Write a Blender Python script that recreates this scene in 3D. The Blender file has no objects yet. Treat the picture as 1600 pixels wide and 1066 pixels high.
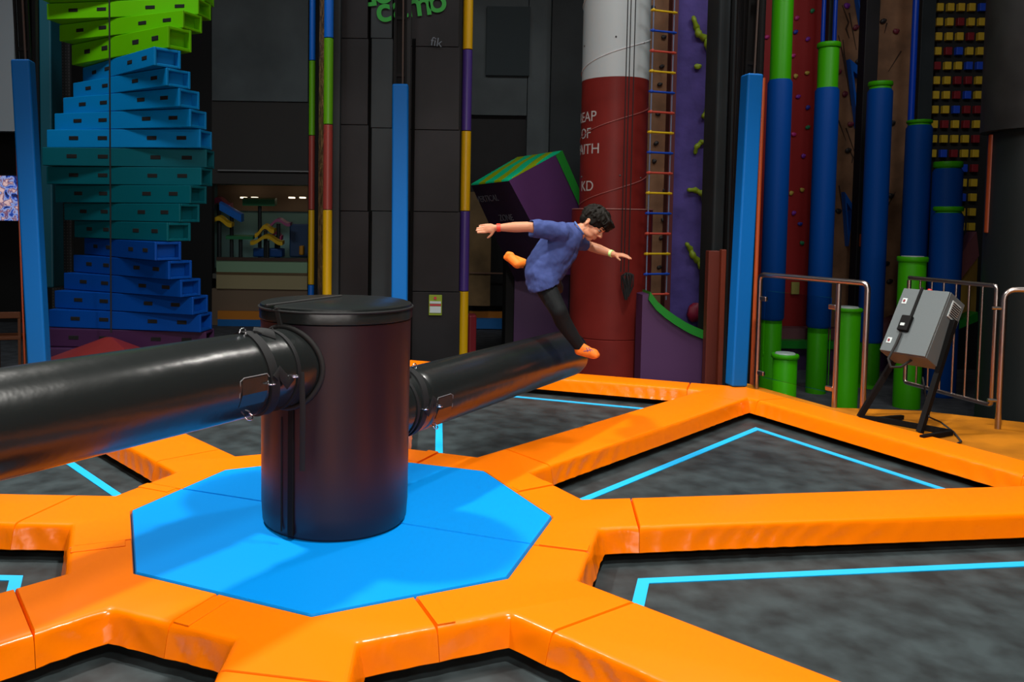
import bpy, bmesh, math, random
from math import sin, cos, pi, radians as R, sqrt, atan2
from mathutils import Vector as V, Matrix as M, Euler
random.seed(7)
scn = bpy.context.scene
col = scn.collection
# ------------------------------------------------------------------ camera
F = 1300.554; PIT = R(3.06859); ROL = R(.83499); CX = 694.18; CY = 415.29   # the photograph is an off-centre crop
CAM = V((0.46563, -3.84517, 1.38201))
cd = bpy.data.cameras.new('camera'); cam = bpy.data.objects.new('camera', cd); col.objects.link(cam)
cd.sensor_width = 36; cd.lens = F / 1600 * 36; cd.shift_x = (800 - CX) / 1600; cd.shift_y = (CY - 533) / 1600; cd.clip_start = .02; cd.clip_end = 100
ROT = M.Rotation(pi / 2 - PIT, 3, 'X') @ M.Rotation(ROL, 3, 'Z')
cam.matrix_world = M.Translation(CAM) @ ROT.to_4x4()
scn.camera = cam
# ------------------------------------------------------------------ world, lights, exposure
w = bpy.data.worlds.new('world'); scn.world = w; w.use_nodes = True
w.node_tree.nodes['Background'].inputs[0].default_value = (.32, .36, .42, 1)
w.node_tree.nodes['Background'].inputs[1].default_value = .06
scn.view_settings.view_transform = 'Standard'; scn.view_settings.look = 'None'
scn.view_settings.gamma = 1; scn.view_settings.exposure = 0
try: scn.view_settings.use_curve_mapping = False
except Exception: pass
def spot(name, loc, tgt, power, size, ang, blend=.4, c=(1, .96, .9)):
    l = bpy.data.lights.new(name, 'SPOT'); l.energy = power; l.shadow_soft_size = size; l.spot_size = R(ang); l.spot_blend = blend; l.color = c
    o = bpy.data.objects.new(name, l); col.objects.link(o); o.location = loc
    o.rotation_euler = (V(tgt) - V(loc)).to_track_quat('-Z', 'Y').to_euler(); return o
def area(name, loc, tgt, power, sx, sy, c=(1, 1, 1), spread=180):
    l = bpy.data.lights.new(name, 'AREA'); l.energy = power; l.shape = 'RECTANGLE'; l.size = sx; l.size_y = sy; l.color = c; l.spread = R(spread)
    o = bpy.data.objects.new(name, l); col.objects.link(o); o.location = loc
    o.rotation_euler = (V(tgt) - V(loc)).to_track_quat('-Z', 'Y').to_euler(); return o
spot('arena_lamp', (1.9, -1.6, 6.2), (.9, .2, 0), 1350, .2, 86)
spot('arena_lamp', (-2.3, 1.5, 6.2), (-.2, .2, 0), 1450, .2, 84)
spot('arena_lamp', (3.2, 2.6, 6.2), (2.6, 1.9, 0), 520, .25, 80)
spot('arena_lamp', (.6, -5.2, 5.2), (.9, -.2, 0), 600, .45, 80)
area('hall_lamp', (-3.5, 2.6, 7.5), (-3.5, 6.5, 1), 85, 2.5, 1.2, (.9, .97, 1), 120)
area('hall_lamp', (2.0, 2.6, 7.5), (2.2, 7.5, 2.2), 55, 3, 1.2, (1, .98, .95), 120)
area('hall_lamp', (6.0, 2.6, 7.5), (5.4, 6.5, 1.5), 50, 2, 1.2, (.95, .97, 1), 120)
area('added_front_light', (0, -8.7, 2.1), (0, 0, .4), 230, 9, 1.8, (1, .93, .88))  # unseen area light added behind the camera to put highlights on the pad sides
area('play_lamp', (-4.5, 15.2, 2.55), (-4.5, 15.6, 0), 150, 5, 1.5, (1, .9, .7))
# ------------------------------------------------------------------ pixel -> point helpers (1600x1066 frame)
def ray(u, v): return (ROT @ V(((u - CX) / F, -(v - CY) / F, -1)))
def P(u, v, y):
    d = ray(u, v); return CAM + d * ((y - CAM.y) / d.y)
def PZ(u, v, z=0.0):
    d = ray(u, v); return CAM + d * ((z - CAM.z) / d.z)
FL = -.8   # hall floor level, lower than the trampoline deck
# ------------------------------------------------------------------ materials
MATS = {}
def mat(name, c, rough=.5, metal=0., spec=.5, bump=0., bscale=8., var=0., vscale=3., emit=None, estr=1., alpha=1., coat=0., bdist=.02, trans=0.):
    if name in MATS: return MATS[name]
    m = bpy.data.materials.new(name); MATS[name] = m; m.use_nodes = True
    nt = m.node_tree; b = nt.nodes['Principled BSDF']
    b.inputs['Base Color'].default_value = (*c, 1); b.inputs['Roughness'].default_value = rough
    b.inputs['Metallic'].default_value = metal; b.inputs['Specular IOR Level'].default_value = spec
    b.inputs['Coat Weight'].default_value = coat; b.inputs['Alpha'].default_value = alpha
    b.inputs['Transmission Weight'].default_value = trans
    if emit: b.inputs['Emission Color'].default_value = (*emit, 1); b.inputs['Emission Strength'].default_value = estr
    tc = nt.nodes.new('ShaderNodeTexCoord')
    if bump:
        n = nt.nodes.new('ShaderNodeTexNoise'); n.inputs['Scale'].default_value = bscale; n.inputs['Detail'].default_value = 4
        nt.links.new(tc.outputs['Object'], n.inputs['Vector'])
        bp = nt.nodes.new('ShaderNodeBump'); bp.inputs['Strength'].default_value = bump; bp.inputs['Distance'].default_value = bdist
        nt.links.new(n.outputs['Fac'], bp.inputs['Height']); nt.links.new(bp.outputs['Normal'], b.inputs['Normal'])
    if var:
        n = nt.nodes.new('ShaderNodeTexNoise'); n.inputs['Scale'].default_value = vscale; n.inputs['Detail'].default_value = 5
        nt.links.new(tc.outputs['Object'], n.inputs['Vector'])
        mx = nt.nodes.new('ShaderNodeMix'); mx.data_type = 'RGBA'
        mr = nt.nodes.new('ShaderNodeMapRange'); mr.inputs[1].default_value = .35; mr.inputs[2].default_value = .65
        nt.links.new(n.outputs['Fac'], mr.inputs[0]); nt.links.new(mr.outputs[0], mx.inputs[0])
        mx.inputs[6].default_value = (*[x * (1 - var) for x in c], 1); mx.inputs[7].default_value = (*[min(1, x * (1 + var)) for x in c], 1)
        nt.links.new(mx.outputs[2], b.inputs['Base Color'])
    return m
ORANGE = (1.0, .2, .0); 
def wrinkle(m, sx, sy, sz, strength, dist):
    """stretched noise folds, for padded vinyl covers"""
    nt = m.node_tree; b = nt.nodes['Principled BSDF']; tc = nt.nodes.new('ShaderNodeTexCoord'); mp = nt.nodes.new('ShaderNodeMapping')
    mp.inputs['Scale'].default_value = (sx, sy, sz); n = nt.nodes.new('ShaderNodeTexNoise'); n.inputs['Scale'].default_value = 1; n.inputs['Detail'].default_value = 2.5
    n.inputs['Distortion'].default_value = .6
    nt.links.new(tc.outputs['Object'], mp.inputs[0]); nt.links.new(mp.outputs[0], n.inputs['Vector'])
    bp = nt.nodes.new('ShaderNodeBump'); bp.inputs['Strength'].default_value = strength; bp.inputs['Distance'].default_value = dist
    nt.links.new(n.outputs['Fac'], bp.inputs['Height']); nt.links.new(bp.outputs['Normal'], b.inputs['Normal'])
m_orange = mat('orange_vinyl', ORANGE, .42, spec=.15); wrinkle(m_orange, 3., 3., 2, .15, .02)
m_orange_side = mat('orange_vinyl_valance', ORANGE, .23); wrinkle(m_orange_side, 8, 8, 5, .25, .02)
m_blue = mat('blue_vinyl', (.0, .30, .90), .45, spec=.2, bump=.15, bscale=2.5, bdist=.02)
m_line = mat('cyan_webbing', (.0, .48, .95), .6)
m_bed = mat('trampoline_mesh', (.026, .037, .040), .6, var=.5, vscale=6., spec=.3)
m_blackv = mat('black_vinyl', (.011, .0135, .0135), .26, spec=.55, bump=.25, bscale=5, bdist=.02)
m_blackd = mat('black_drum_vinyl', (.012, .004, .009), .38, spec=.5); wrinkle(m_blackd, 3, 3, 1.5, .06, .02)
m_strap = mat('black_webbing', (.008, .009, .01), .7, spec=.3)
m_black = mat('black_steel', (.005, .005, .005), .6, spec=.12)
m_steel = mat('brushed_steel', (.42, .36, .33), .28, metal=1.)
m_chrome = mat('chrome', (.8, .8, .85), .12, metal=1.)
m_post = mat('blue_post_vinyl', (.0, .12, .42), .55, spec=.2, bump=.1, bscale=3)
m_dark = mat('dark_panel', (.012, .011, .012), .5, spec=.25, var=.3, vscale=1.2)
m_dark2 = mat('dark_grey_panel', (.022, .028, .03), .5, spec=.25, var=.25, vscale=1.)
m_void = mat('black_wall', (.006, .006, .006), .8)
m_grey = mat('grey_wall_panel', (.10, .13, .145), .7, var=.2, vscale=1.)
m_grey2 = mat('mid_grey_wall_panel', (.10, .12, .125), .7, var=.2, vscale=1.)
m_floor = mat('grey_carpet', (.07, .075, .085), .9, var=.25, vscale=6)
m_deckfl = mat('orange_carpet', (.42, .14, .004), .8, spec=.15, var=.2, vscale=4)
m_white = mat('white_paint', (.52, .58, .58), .5)
m_red = mat('tube_red', (.19, .018, .014), .45, spec=.2, var=.12, vscale=2)
m_redwall = mat('red_wall', (.30, .018, .018), .45, spec=.25)
m_brown = mat('brown_wall', (.25, .125, .062), .75, bump=.5, bscale=6, var=.25, vscale=3)
m_carve = mat('carved_brown', (.26, .15, .055), .5, bump=1., bscale=14, var=.8, vscale=10, bdist=.06)
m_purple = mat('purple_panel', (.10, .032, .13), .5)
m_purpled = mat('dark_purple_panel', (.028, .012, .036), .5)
m_violet = mat('violet_wall', (.09, .065, .26), .6, spec=.15, bump=.5, bscale=9, var=.2)
m_lime = mat('lime_resin', (.26, .36, .01), .5, bump=.4, bscale=20, bdist=.01)
m_green = mat('green_plastic', (.045, .37, .0), .45, spec=.2)
m_greend = mat('dark_green_plastic', (.01, .24, .02), .45)
m_cgreen = mat('crate_green', (.13, .52, .0), .45, spec=.2); m_cblue = mat('crate_light_blue', (.0, .24, .60), .45, spec=.25)
m_cteal = mat('crate_teal', (.0, .11, .14), .45, spec=.2); m_cdblue = mat('crate_blue', (.0, .06, .34), .45, spec=.2); m_cpurp = mat('crate_purple', (.05, .012, .06), .45)
m_hole = mat('dark_hole', (.004, .004, .004), .9)
m_bluep = mat('pillar_blue', (.0, .058, .30), .55, spec=.12, bump=.1, bscale=2)
m_rope = mat('black_rope', (.01, .01, .01), .8)
m_py = mat('pole_yellow', (.62, .36, .0), .4); m_pb = mat('pole_blue', (.0, .13, .6), .4); m_pg = mat('pole_green', (.10, .36, .0), .4)
m_pr = mat('pole_red', (.28, .04, .03), .4); m_pi = mat('pole_indigo', (.06, .03, .2), .4)
m_orangep = mat('orange_red_metal', (.42, .07, .015), .4)
m_txt = mat('off_white_lettering', (.5, .48, .46), .5); m_txtp = mat('pale_lettering', (.14, .14, .17), .6)
m_gtxt = mat('green_lettering', (.01, .27, .02), .5)
m_skin = mat('skin', (.55, .24, .13), .5, spec=.35, bump=.05, bscale=60)
m_hair = mat('hair', (.006, .0045, .003), .6, spec=.12, bump=.4, bscale=90, bdist=.004)
m_shirt = mat('blue_tshirt', (.042, .064, .2), .85, spec=.2); wrinkle(m_shirt, 9, 9, 7, .6, .03)
m_leg = mat('black_leggings', (.006, .008, .009), .75, spec=.25, bump=.3, bscale=14)
m_sock = mat('orange_sock', (1., .22, .01), .7, bump=.3, bscale=60, bdist=.004)
m_cab = mat('cabinet_grey', (.105, .125, .13), .5, spec=.3, bump=.3, bscale=120, bdist=.003)
m_glassm = mat('clear_glass', (.75, .85, .85), .03, trans=1., spec=.5)
m_glassm.node_tree.nodes['Principled BSDF'].inputs['IOR'].default_value = 1.02
def sm(name, c, r=.5, **k): return mat(name, c, r, **k)
# ------------------------------------------------------------------ object helpers
def tag(o, label=None, cat=None, group=None, kind=None):
    if label: o['label'] = label
    if cat: o['category'] = cat
    if group: o['group'] = group
    if kind: o['kind'] = kind
    return o
def empty(name, loc=(0, 0, 0), rz=0.):
    o = bpy.data.objects.new(name, None); col.objects.link(o); o.location = loc; o.rotation_euler = (0, 0, rz); o.empty_display_size = .1; return o
def thing(name, label, cat, loc=(0, 0, 0), rz=0., group=None):
    return tag(empty(name, loc, rz), label, cat, group)
class MB:
    def __init__(s): s.v = []; s.f = []; s.mi = []; s.cur = 0
    def add(s, vs, fs):
        n = len(s.v); s.v += [tuple(x) for x in vs]; s.f += [tuple(i + n for i in f) for f in fs]; s.mi += [s.cur] * len(fs); return s
    def box(s, c, d, rot=None):
        c = V(c); q = []
        for z in (-.5, .5):
            for x, y in ((-.5, -.5), (.5, -.5), (.5, .5), (-.5, .5)):
                p = V((x * d[0], y * d[1], z * d[2]))
                if rot is not None: p = rot @ p
                q.append(c + p)
        return s.add(q, [(3, 2, 1, 0), (4, 5, 6, 7), (0, 1, 5, 4), (1, 2, 6, 5), (2, 3, 7, 6), (3, 0, 4, 7)])
    def hexa(s, q): return s.add(q, [(3, 2, 1, 0), (4, 5, 6, 7), (0, 1, 5, 4), (1, 2, 6, 5), (2, 3, 7, 6), (3, 0, 4, 7)])
    def prism(s, poly, z0, z1):
        n = len(poly); a = sum(poly[i][0] * poly[(i + 1) % n][1] - poly[(i + 1) % n][0] * poly[i][1] for i in range(n))
        if a < 0: poly = poly[::-1]
        vs = [(p[0], p[1], z0) for p in poly] + [(p[0], p[1], z1) for p in poly]
        return s.add(vs, [tuple(range(n))[::-1], tuple(range(n, 2 * n))] + [(i, (i + 1) % n, n + (i + 1) % n, n + i) for i in range(n)])
    def loft(s, rings, cap=True):
        n = len(rings[0]); vs = [p for r in rings for p in r]; fs = []
        for k in range(len(rings) - 1):
            for i in range(n):
                j = (i + 1) % n; fs.append((k * n + i, k * n + j, (k + 1) * n + j, (k + 1) * n + i))
        if cap: fs += [tuple(range(n))[::-1], tuple((len(rings) - 1) * n + i for i in range(n))]
        return s.add(vs, fs)
    def tube(s, pts, r, n=12, cap=True, up=None):
        pts = [V(p) for p in pts]; rs = r if isinstance(r, (list, tuple)) else [r] * len(pts); rings = []; pn = None
        for i, p in enumerate(pts):
            t = (pts[min(i + 1, len(pts) - 1)] - pts[max(i - 1, 0)]).normalized()
            if pn is None:
                a = V(up) if up else (V((0, 0, 1)) if abs(t.z) < .9 else V((0, 1, 0)))
            else: a = pn
            nx = (a - t * a.dot(t)).normalized(); ny = t.cross(nx); pn = nx
            rr = rs[i]; rx, ry = rr if isinstance(rr, tuple) else (rr, rr)
            rings.append([p + nx * cos(2 * pi * k / n) * rx + ny * sin(2 * pi * k / n) * ry for k in range(n)])
        return s.loft(rings, cap)
    def cyl(s, p0, p1, r0, r1=None, n=24): return s.tube([p0, p1], [r0, r0 if r1 is None else r1], n)
    def lathe(s, prof, c=(0, 0, 0), n=32):
        return s.loft([[V(c) + V((r * cos(2 * pi * k / n), r * sin(2 * pi * k / n), z)) for k in range(n)] for r, z in prof])
    def ball(s, c, d, rot=None, n=14, m=9):
        c = V(c); rings = []
        for j in range(1, m):
            a = pi * j / m - pi / 2; ring = []
            for i in range(n):
                p = V((cos(a) * cos(2 * pi * i / n) * d[0], cos(a) * sin(2 * pi * i / n) * d[1], sin(a) * d[2]))
                ring.append(c + (rot @ p if rot is not None else p))
            rings.append(ring)
        return s.loft(rings)
    def cap(s, a, b, ra, rb, n=12):
        """rounded tapered capsule"""
        a = V(a); b = V(b); t = (b - a).normalized(); L = (b - a).length; pts = []; rs = []
        for k in range(5):
            q = pi / 2 * k / 4; pts.append(a - t * ra * cos(q)); rs.append(max(ra * sin(q), ra * .08))
        for k in range(5):
            q = pi / 2 * k / 4; pts.append(b + t * rb * sin(q)); rs.append(max(rb * cos(q), rb * .08))
        return s.tube(pts, rs, n)
    def build(s, name, m, parent=None, smooth=None, bevel=0, seg=2, loc=None):
        me = bpy.data.meshes.new(name); me.from_pydata(s.v, [], s.f)
        ms = m if isinstance(m, (list, tuple)) else [m]
        for q in ms: me.materials.append(q)
        if len(ms) > 1: me.polygons.foreach_set('material_index', s.mi)
        me.validate(); me.update()
        o = bpy.data.objects.new(name, me); col.objects.link(o)
        if smooth is not None:
            me.shade_smooth()
            if smooth < 180: me.set_sharp_from_angle(angle=R(smooth))
        if bevel:
            b = o.modifiers.new('bevel', 'BEVEL'); b.width = bevel; b.segments = seg; b.limit_method = 'ANGLE'; b.angle_limit = R(40)
            if smooth is None: me.shade_smooth(); b.harden_normals = True
        if parent: o.parent = parent
        if loc is not None: o.location = loc
        return o
def copy_tree(o, parent=None):
    c = o.copy(); col.objects.link(c)
    if parent: c.parent = parent
    for ch in [x for x in bpy.data.objects if x.parent == o]: copy_tree(ch, c)
    return c
def rebase(o):
    """move a top-level mesh's origin to the middle of its base"""
    me = o.data; xs = [v.co for v in me.vertices]
    lo = V([min(v[i] for v in xs) for i in range(3)]); hi = V([max(v[i] for v in xs) for i in range(3)])
    c = V(((lo.x + hi.x) / 2, (lo.y + hi.y) / 2, lo.z)); me.transform(M.Translation(-c)); o.location = c; return o
def solo(mb, name, m, label, cat, group=None, kind=None, **k):
    o = mb.build(name, m, **k); rebase(o); return tag(o, label, cat, group, kind)
def struct(mb, name, m, **k): o = mb.build(name, m, **k); o['kind'] = 'structure'; return o
def card(u0, v0, u1, v1, y, t=.05, mb=None):
    """upright slab at depth y whose front covers the given pixels"""
    a = P(u0, (v0 + v1) / 2, y).x; b = P(u1, (v0 + v1) / 2, y).x; um = (u0 + u1) / 2
    z1 = P(um, v0, y).z; z0 = P(um, v1, y).z if v1 < 550 else FL
    return (mb or MB()).box(((a + b) / 2, y + t / 2, (z0 + z1) / 2), (abs(b - a), t, abs(z1 - z0)))
def text_mesh(name, body, size, m, matrix, parent=None, ext=.002, wrap=None, align='CENTER', sx=1.):
    cu = bpy.data.curves.new(name, 'FONT'); cu.body = body; cu.size = size; cu.extrude = ext; cu.offset = size * .018 if body in ('c', 'a', 'm', 'o', 'd') else 0; cu.align_x = align
    t = bpy.data.objects.new(name, cu); col.objects.link(t)
    bpy.context.view_layer.update()
    me = bpy.data.meshes.new_from_object(t.evaluated_get(bpy.context.evaluated_depsgraph_get())); bpy.data.objects.remove(t)
    if wrap:
        r, th = wrap   # wrap round a vertical cylinder of radius r, middle at angle th
        for v in me.vertices:
            a = th + v.co.x * sx / r; v.co = V(((r + .002 + v.co.z) * cos(a), (r + .002 + v.co.z) * sin(a), v.co.y))
        me.transform(matrix)
    else: me.transform(matrix)
    me.name = name; me.materials.clear(); me.materials.append(m)
    o = bpy.data.objects.new(name, me); col.objects.link(o)
    if parent: o.parent = parent
    return o
# ------------------------------------------------------------------ the setting
struct(MB().box((1, 6, FL - .05), (30, 30, .1)), 'floor', m_floor)
struct(MB().box((1, 5, 8.6), (26, 28, .1)), 'ceiling', m_void)
struct(MB().box((-11, 5, 3.8), (.2, 28, 9.6)), 'wall_left', m_void)
struct(MB().box((13, 5, 3.8), (.2, 28, 9.6)), 'wall_right', m_void)
struct(MB().box((1, -9, 3.8), (26, .2, 9.6)), 'wall_front', m_void)
YB = 13.0
struct(card(-420, -260, 331, 640, YB, .2), 'wall_back', m_void)
struct(card(331, 158, 482, 288, YB, .2), 'wall_back', sm('band_grey', (.04, .036, .033), .7))
struct(card(331, -260, 482, 158, YB - .05, .25), 'wall_back', m_grey2)
struct(card(331, 452, 482, 640, YB, .2), 'wall_back', sm('beige_wall', (.2, .135, .085), .7))
struct(card(482, -260, 2100, 600, YB, .2), 'wall_back', m_void)
struct(card(340, 266, 482, 268, YB - .07, .02), 'trim_1', sm('trim_white', (.25, .25, .25), .5))
struct(MB().box((-5.3, 15, FL + 1.2 + 1.5), (9, .1, 5)).box((-9.6, 14, 2), (.1, 2.6, 5)).box((-1.2, 14, 2), (.1, 2.6, 5)), 'wall_play_area', sm('play_wall', (.22, .42, .42), .7))
struct(MB().box((-5.3, 14.2, P(400, 300, 14).z + .32), (8.4, 1.6, .1)), 'ceiling_play_area', sm('play_ceiling', (.45, .32, .2), .8))
struct(card(340, 290, 482, 330, 14.9, .04), 'trim_2', sm('play_bulkhead', (.22, .15, .10), .8))
struct(MB().box((-5.3, 14.0, P(400, 405, 13.2).z - .35), (8.4, 1.9, .1)), 'floor_play_area', sm('play_floor', (.12, .12, .1), .8))
for (u0, u1, s) in ((340, 482, 'left'), (733, 792, 'right')):
    y = YB - .12
    solo(card(u0, 487, u1, 500 if s == 'left' else 497, y, .1), 'padded_strip', sm('wall_orange', (.6, .2, .01), .6), 'orange padded band along the beige wall left of the drum' if s == 'left' else 'orange padded band low on the olive wall beside the leaning purple block', 'wall padding')
    solo(card(u0, 500 if s == 'left' else 497, u1, 530 if s == 'left' else 514, y, .1), 'padded_strip', sm('wall_blue', (.0, .14, .45), .6), 'blue padded band under the orange band left of the drum' if s == 'left' else 'blue padded band under the short orange band beside the leaning purple block', 'wall padding')
gb = thing('balustrade', 'pale green balustrade with dark rail before the soft play area', 'balustrade', P(410, 450, YB))
def sub(mb, name, m, par, **k):
    o = mb.build(name, m, **k); o.parent = par; o.matrix_parent_inverse = par.matrix_basis.inverted() if False else M.Translation(-par.location); return o
sub(card(338, 408, 480, 426, YB - .05, .1), 'green_panel', sm('mint', (.24, .4, .25), .4), gb)
sub(card(338, 403, 480, 408, YB - .08, .16), 'top_rail', sm('rail_brown', (.06, .03, .02), .4), gb)
sub(card(338, 426, 480, 430, YB - .06, .12), 'lower_rail', sm('rail_gold', (.13, .08, .03), .4), gb)
sub(card(338, 430, 480, 452, YB - .05, .2), 'sill', sm('sill_cream', (.38, .31, .16), .6), gb)
# back wall relief on the right of the dark tower
for i, q in enumerate([(735, -160, 826, 180, 12.6), (826, -160, 862, 300, 12.6), (862, -160, 912, 330, 12.4)]):
    struct(card(*q, .2), 'wall_back', m_grey2 if i != 2 else m_dark2)
struct(card(735, 180, 826, 300, 12.75, .1), 'wall_back', m_dark)
struct(card(760, 10, 828, 118, 12.5, .08), 'window_1', sm('dim_window', (.05, .065, .07), .7, spec=.2))
struct(card(733, 300, 767, 478, 12.5, .3), 'wall_back', sm('olive_wall', (.2, .12, .045), .7, var=.3, vscale=2))
struct(card(767, 300, 800, 478, 12.8, .1), 'wall_back', m_void)
struct(card(733, 426, 800, 428, 12.45, .03), 'trim_3', sm('trim_brown', (.2, .1, .06), .5))
# ------------------------------------------------------------------ soft play area behind the balustrade
t4 = 0
for (u, v) in ((381, 309), (398, 309), (456, 309), (473, 309)):
    pass
def canopy(u, v, w_, h_, y, m, lab, tilt=0, wave=.08):
    c = P(u, v, y); W = w_ / F * (y - CAM.y); H = h_ / F * (y - CAM.y)
    t = thing('shade_canopy', lab, 'canopy', (c.x, c.y, 0)); mb = MB(); n = 14; rings = []
    for i in range(n + 1):
        s = i / n - .5; z = c.z + wave * cos(s * 7) + tilt * s
        rings.append([V((s * W, -.12, z)), V((s * W, .12, z + .03)), V((s * W, .12, z + .03 + H * .8)), V((s * W, 0, z + H)), V((s * W, -.12, z + H * .8))])
    mb.loft(rings).build('canopy_sheet', m, t, smooth=60)
    zf = P(400, 405, 13.2).z - .3
    MB().cyl((0, 0, zf), (0, 0, c.z + .03), .04, n=10).build('post', m_dark2, t)
cc = [((342, 322, 40, 10), 13.9, (.55, .08, .22), 'pink canopy at the left of the soft play area', 0), ((362, 338, 34, 14), 13.6, (.0, .14, .6), 'tilted blue canopy of the soft play area', -.25),
      ((343, 350, 42, 8), 13.4, (.7, .42, .0), 'yellow wavy canopy at the left beside the crates', 0), ((406, 322, 50, 13), 13.9, (.02, .2, .07), 'dark green canopy high in the soft play area', 0),
      ((415, 363, 30, 8), 13.5, (.7, .42, .0), 'small yellow canopy in the middle of the soft play area', .1), ((435, 352, 40, 6), 13.7, (.3, .07, .18), 'mauve canopy right of the small yellow one', .1),
      ((418, 378, 50, 7), 13.4, (.7, .42, .0), 'wide yellow wavy canopy low in the soft play area', 0), ((376, 374, 42, 6), 13.6, (.02, .2, .07), 'low green canopy left of the wide yellow one', 0), ((432, 371, 18, 8), 13.8, (.5, .05, .16), 'small pink canopy behind the wide yellow one', 0)]
for i, (q, y, c, lab, tl) in enumerate(cc):
    canopy(*q, y, sm('canopy_%d_%d_%d' % tuple(int(x * 100) for x in c), c, .4), lab, tl, .0 if c[0] < .1 else .07)
solo(card(395, 388, 441, 402, 13.5, .3), 'ball_pit', sm('pit_blue', (.0, .06, .25), .35), 'blue ball pit wall in the soft play area', 'ball pit', bevel=.03)
solo(card(452, 350, 482, 402, 14.2, .3), 'play_house', sm('house_blue', (.01, .05, .14), .5), 'dark blue play house at the right of the soft play area', 'play house', bevel=.03)
solo(card(467, 384, 474, 399, 13.7, .2), 'toy_box', sm('toy_orange', (.6, .25, .0), .5), 'small orange toy tower before the dark blue play house', 'toy', bevel=.03)
for i, u in enumerate((381, 398, 456, 473)):
    a = P(u, 309, 14.5); o = solo(MB().box(a, (.11, .2, .03)), 'ceiling_light', sm('lamp_glow', (1, .9, .7), .5, emit=(1, .85, .6), estr=2.), ('leftmost', 'second from left', 'third from left', 'rightmost')[i] + ' of the small lights over the soft play area', 'light', 'lights over the soft play area')
# ------------------------------------------------------------------ left edge: grey panel, screen, chair
struct(card(-260, -220, 21, 203, 9.5, .2), 'wall_left', sm('pale_blue_grey', (.42, .48, .52), .7))
tv = thing('display_screen', 'lit television screen behind the left blue post', 'screen', P(30, 345, 8.5))
sub(card(-14, 272, 76, 348, 8.52, .08), 'bezel', m_black, tv, bevel=.005)
def screen_mat():
    m = bpy.data.materials.new('screen_picture'); m.use_nodes = True; nt = m.node_tree; b = nt.nodes['Principled BSDF']
    tc = nt.nodes.new('ShaderNodeTexCoord'); n = nt.nodes.new('ShaderNodeTexNoise'); n.inputs['Scale'].default_value = 9; n.inputs['Detail'].default_value = 8; n.inputs['Distortion'].default_value = .5
    nt.links.new(tc.outputs['Object'], n.inputs['Vector']); cr = nt.nodes.new('ShaderNodeValToRGB'); e = cr.color_ramp.elements
    e[0].position = .36; e[0].color = (.01, .01, .05, 1); e[1].position = .62; e[1].color = (.75, .5, .5, 1)
    for p, c in ((.45, (.02, .08, .5, 1)), (.5, (.35, .45, .8, 1)), (.56, (.15, .04, .12, 1))): q = e.new(p); q.color = c
    nt.links.new(n.outputs['Fac'], cr.inputs[0]); nt.links.new(cr.outputs[0], b.inputs['Emission Color']); b.inputs['Emission Strength'].default_value = .8
    b.inputs['Base Color'].default_value = (.01, .01, .01, 1); return m
sub(card(-12, 275, 73, 345, 8.49, .03), 'screen', screen_mat(), tv)
m_wood = sm('dark_orange_wood', (.16, .04, .006), .6)
c0 = P(14, 530, 7.5)
ch = thing('wooden_chair', 'dim orange wooden chair at the left edge beyond the black arm', 'chair', (c0.x, c0.y, FL), .3)
zs = P(14, 526, 7.5).z - FL; zt = P(14, 486, 7.5).z - FL
MB().box((0, 0, zs), (.36, .36, .05)).build('seat', m_wood, ch, bevel=.01)
MB().box((0, -.17, zt - .04), (.34, .03, .09)).build('backrest', m_wood, ch, bevel=.01)
for sx in (-1, 1):
    for sy in (-1, 1): MB().box((sx * .16, sy * .16, (zt if sy < 0 else zs) / 2), (.035, .035, zt if sy < 0 else zs)).build('leg', m_wood, ch)
# teal pole beside the crates, perforated panel
solo(card(61, -200, 80, 450, 6.3, .3), 'teal_column', sm('teal_col', (.0, .07, .10), .5), 'narrow dark teal column left of the crate stack', 'column', bevel=.02)
def perf(): 
    m = mat('perforated_metal', (.12, .12, .12), .5); nt = m.node_tree; b = nt.nodes['Principled BSDF']; tc = nt.nodes.new('ShaderNodeTexCoord')
    vo = nt.nodes.new('ShaderNodeTexVoronoi'); vo.inputs['Scale'].default_value = 26; vo.inputs['Randomness'].default_value = 0
    r = nt.nodes.new('ShaderNodeValToRGB'); r.color_ramp.elements[0].color = (.35, .33, .33, 1); r.color_ramp.elements[1].color = (.02, .02, .02, 1); r.color_ramp.elements[0].position = .25; r.color_ramp.elements[1].position = .4
    nt.links.new(tc.outputs['Object'], vo.inputs['Vector']); nt.links.new(vo.outputs['Distance'], r.inputs[0]); nt.links.new(r.outputs[0], b.inputs['Base Color']); return m
solo(card(80, 60, 112, 660, 6.9, .05), 'perforated_panel', perf(), 'perforated grey metal panel behind the left edge of the crate stack', 'panel')
# ------------------------------------------------------------------ crate stack
YC = 5.6; DC = YC - CAM.y; cx = P(203, 345, YC).x
crates = [(-24, 2, m_cgreen, 'g'), (6, 11, m_cgreen, 'g'), (32, 25, m_cgreen, 'g'), (59, 36, m_cgreen, 'g'), (93, 45, m_cblue, 'l'), (121, 37, m_cblue, 'l'), (148, 28, m_cblue, 'l'), (176, 19, m_cblue, 'l'), (204, 9, m_cblue, 'l'),
          (233, 1, m_cteal, 't'), (262, 8, m_cteal, 't'), (290, 19, m_cteal, 't'), (318, 28, m_cteal, 't'), (346, 37, m_cteal, 't'), (374, 45, m_cdblue, 'b'), (402, 36, m_cdblue, 'b'), (430, 27, m_cdblue, 'b'), (457, 17, m_cdblue, 'b'), (485, 9, m_cdblue, 'b'), (513, 2, m_cpurp, 'p'), (541, -6, m_cpurp, 'p'), (569, -14, m_cpurp, 'p'), (597, -22, m_cpurp, 'p')]
ordn = ['topmost', 'second', 'third', 'fourth', 'fifth']
names = {'g': 'bright green', 'l': 'light blue', 't': 'dark teal', 'b': 'deep blue', 'p': 'dark purple'}
cnt = {}
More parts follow.
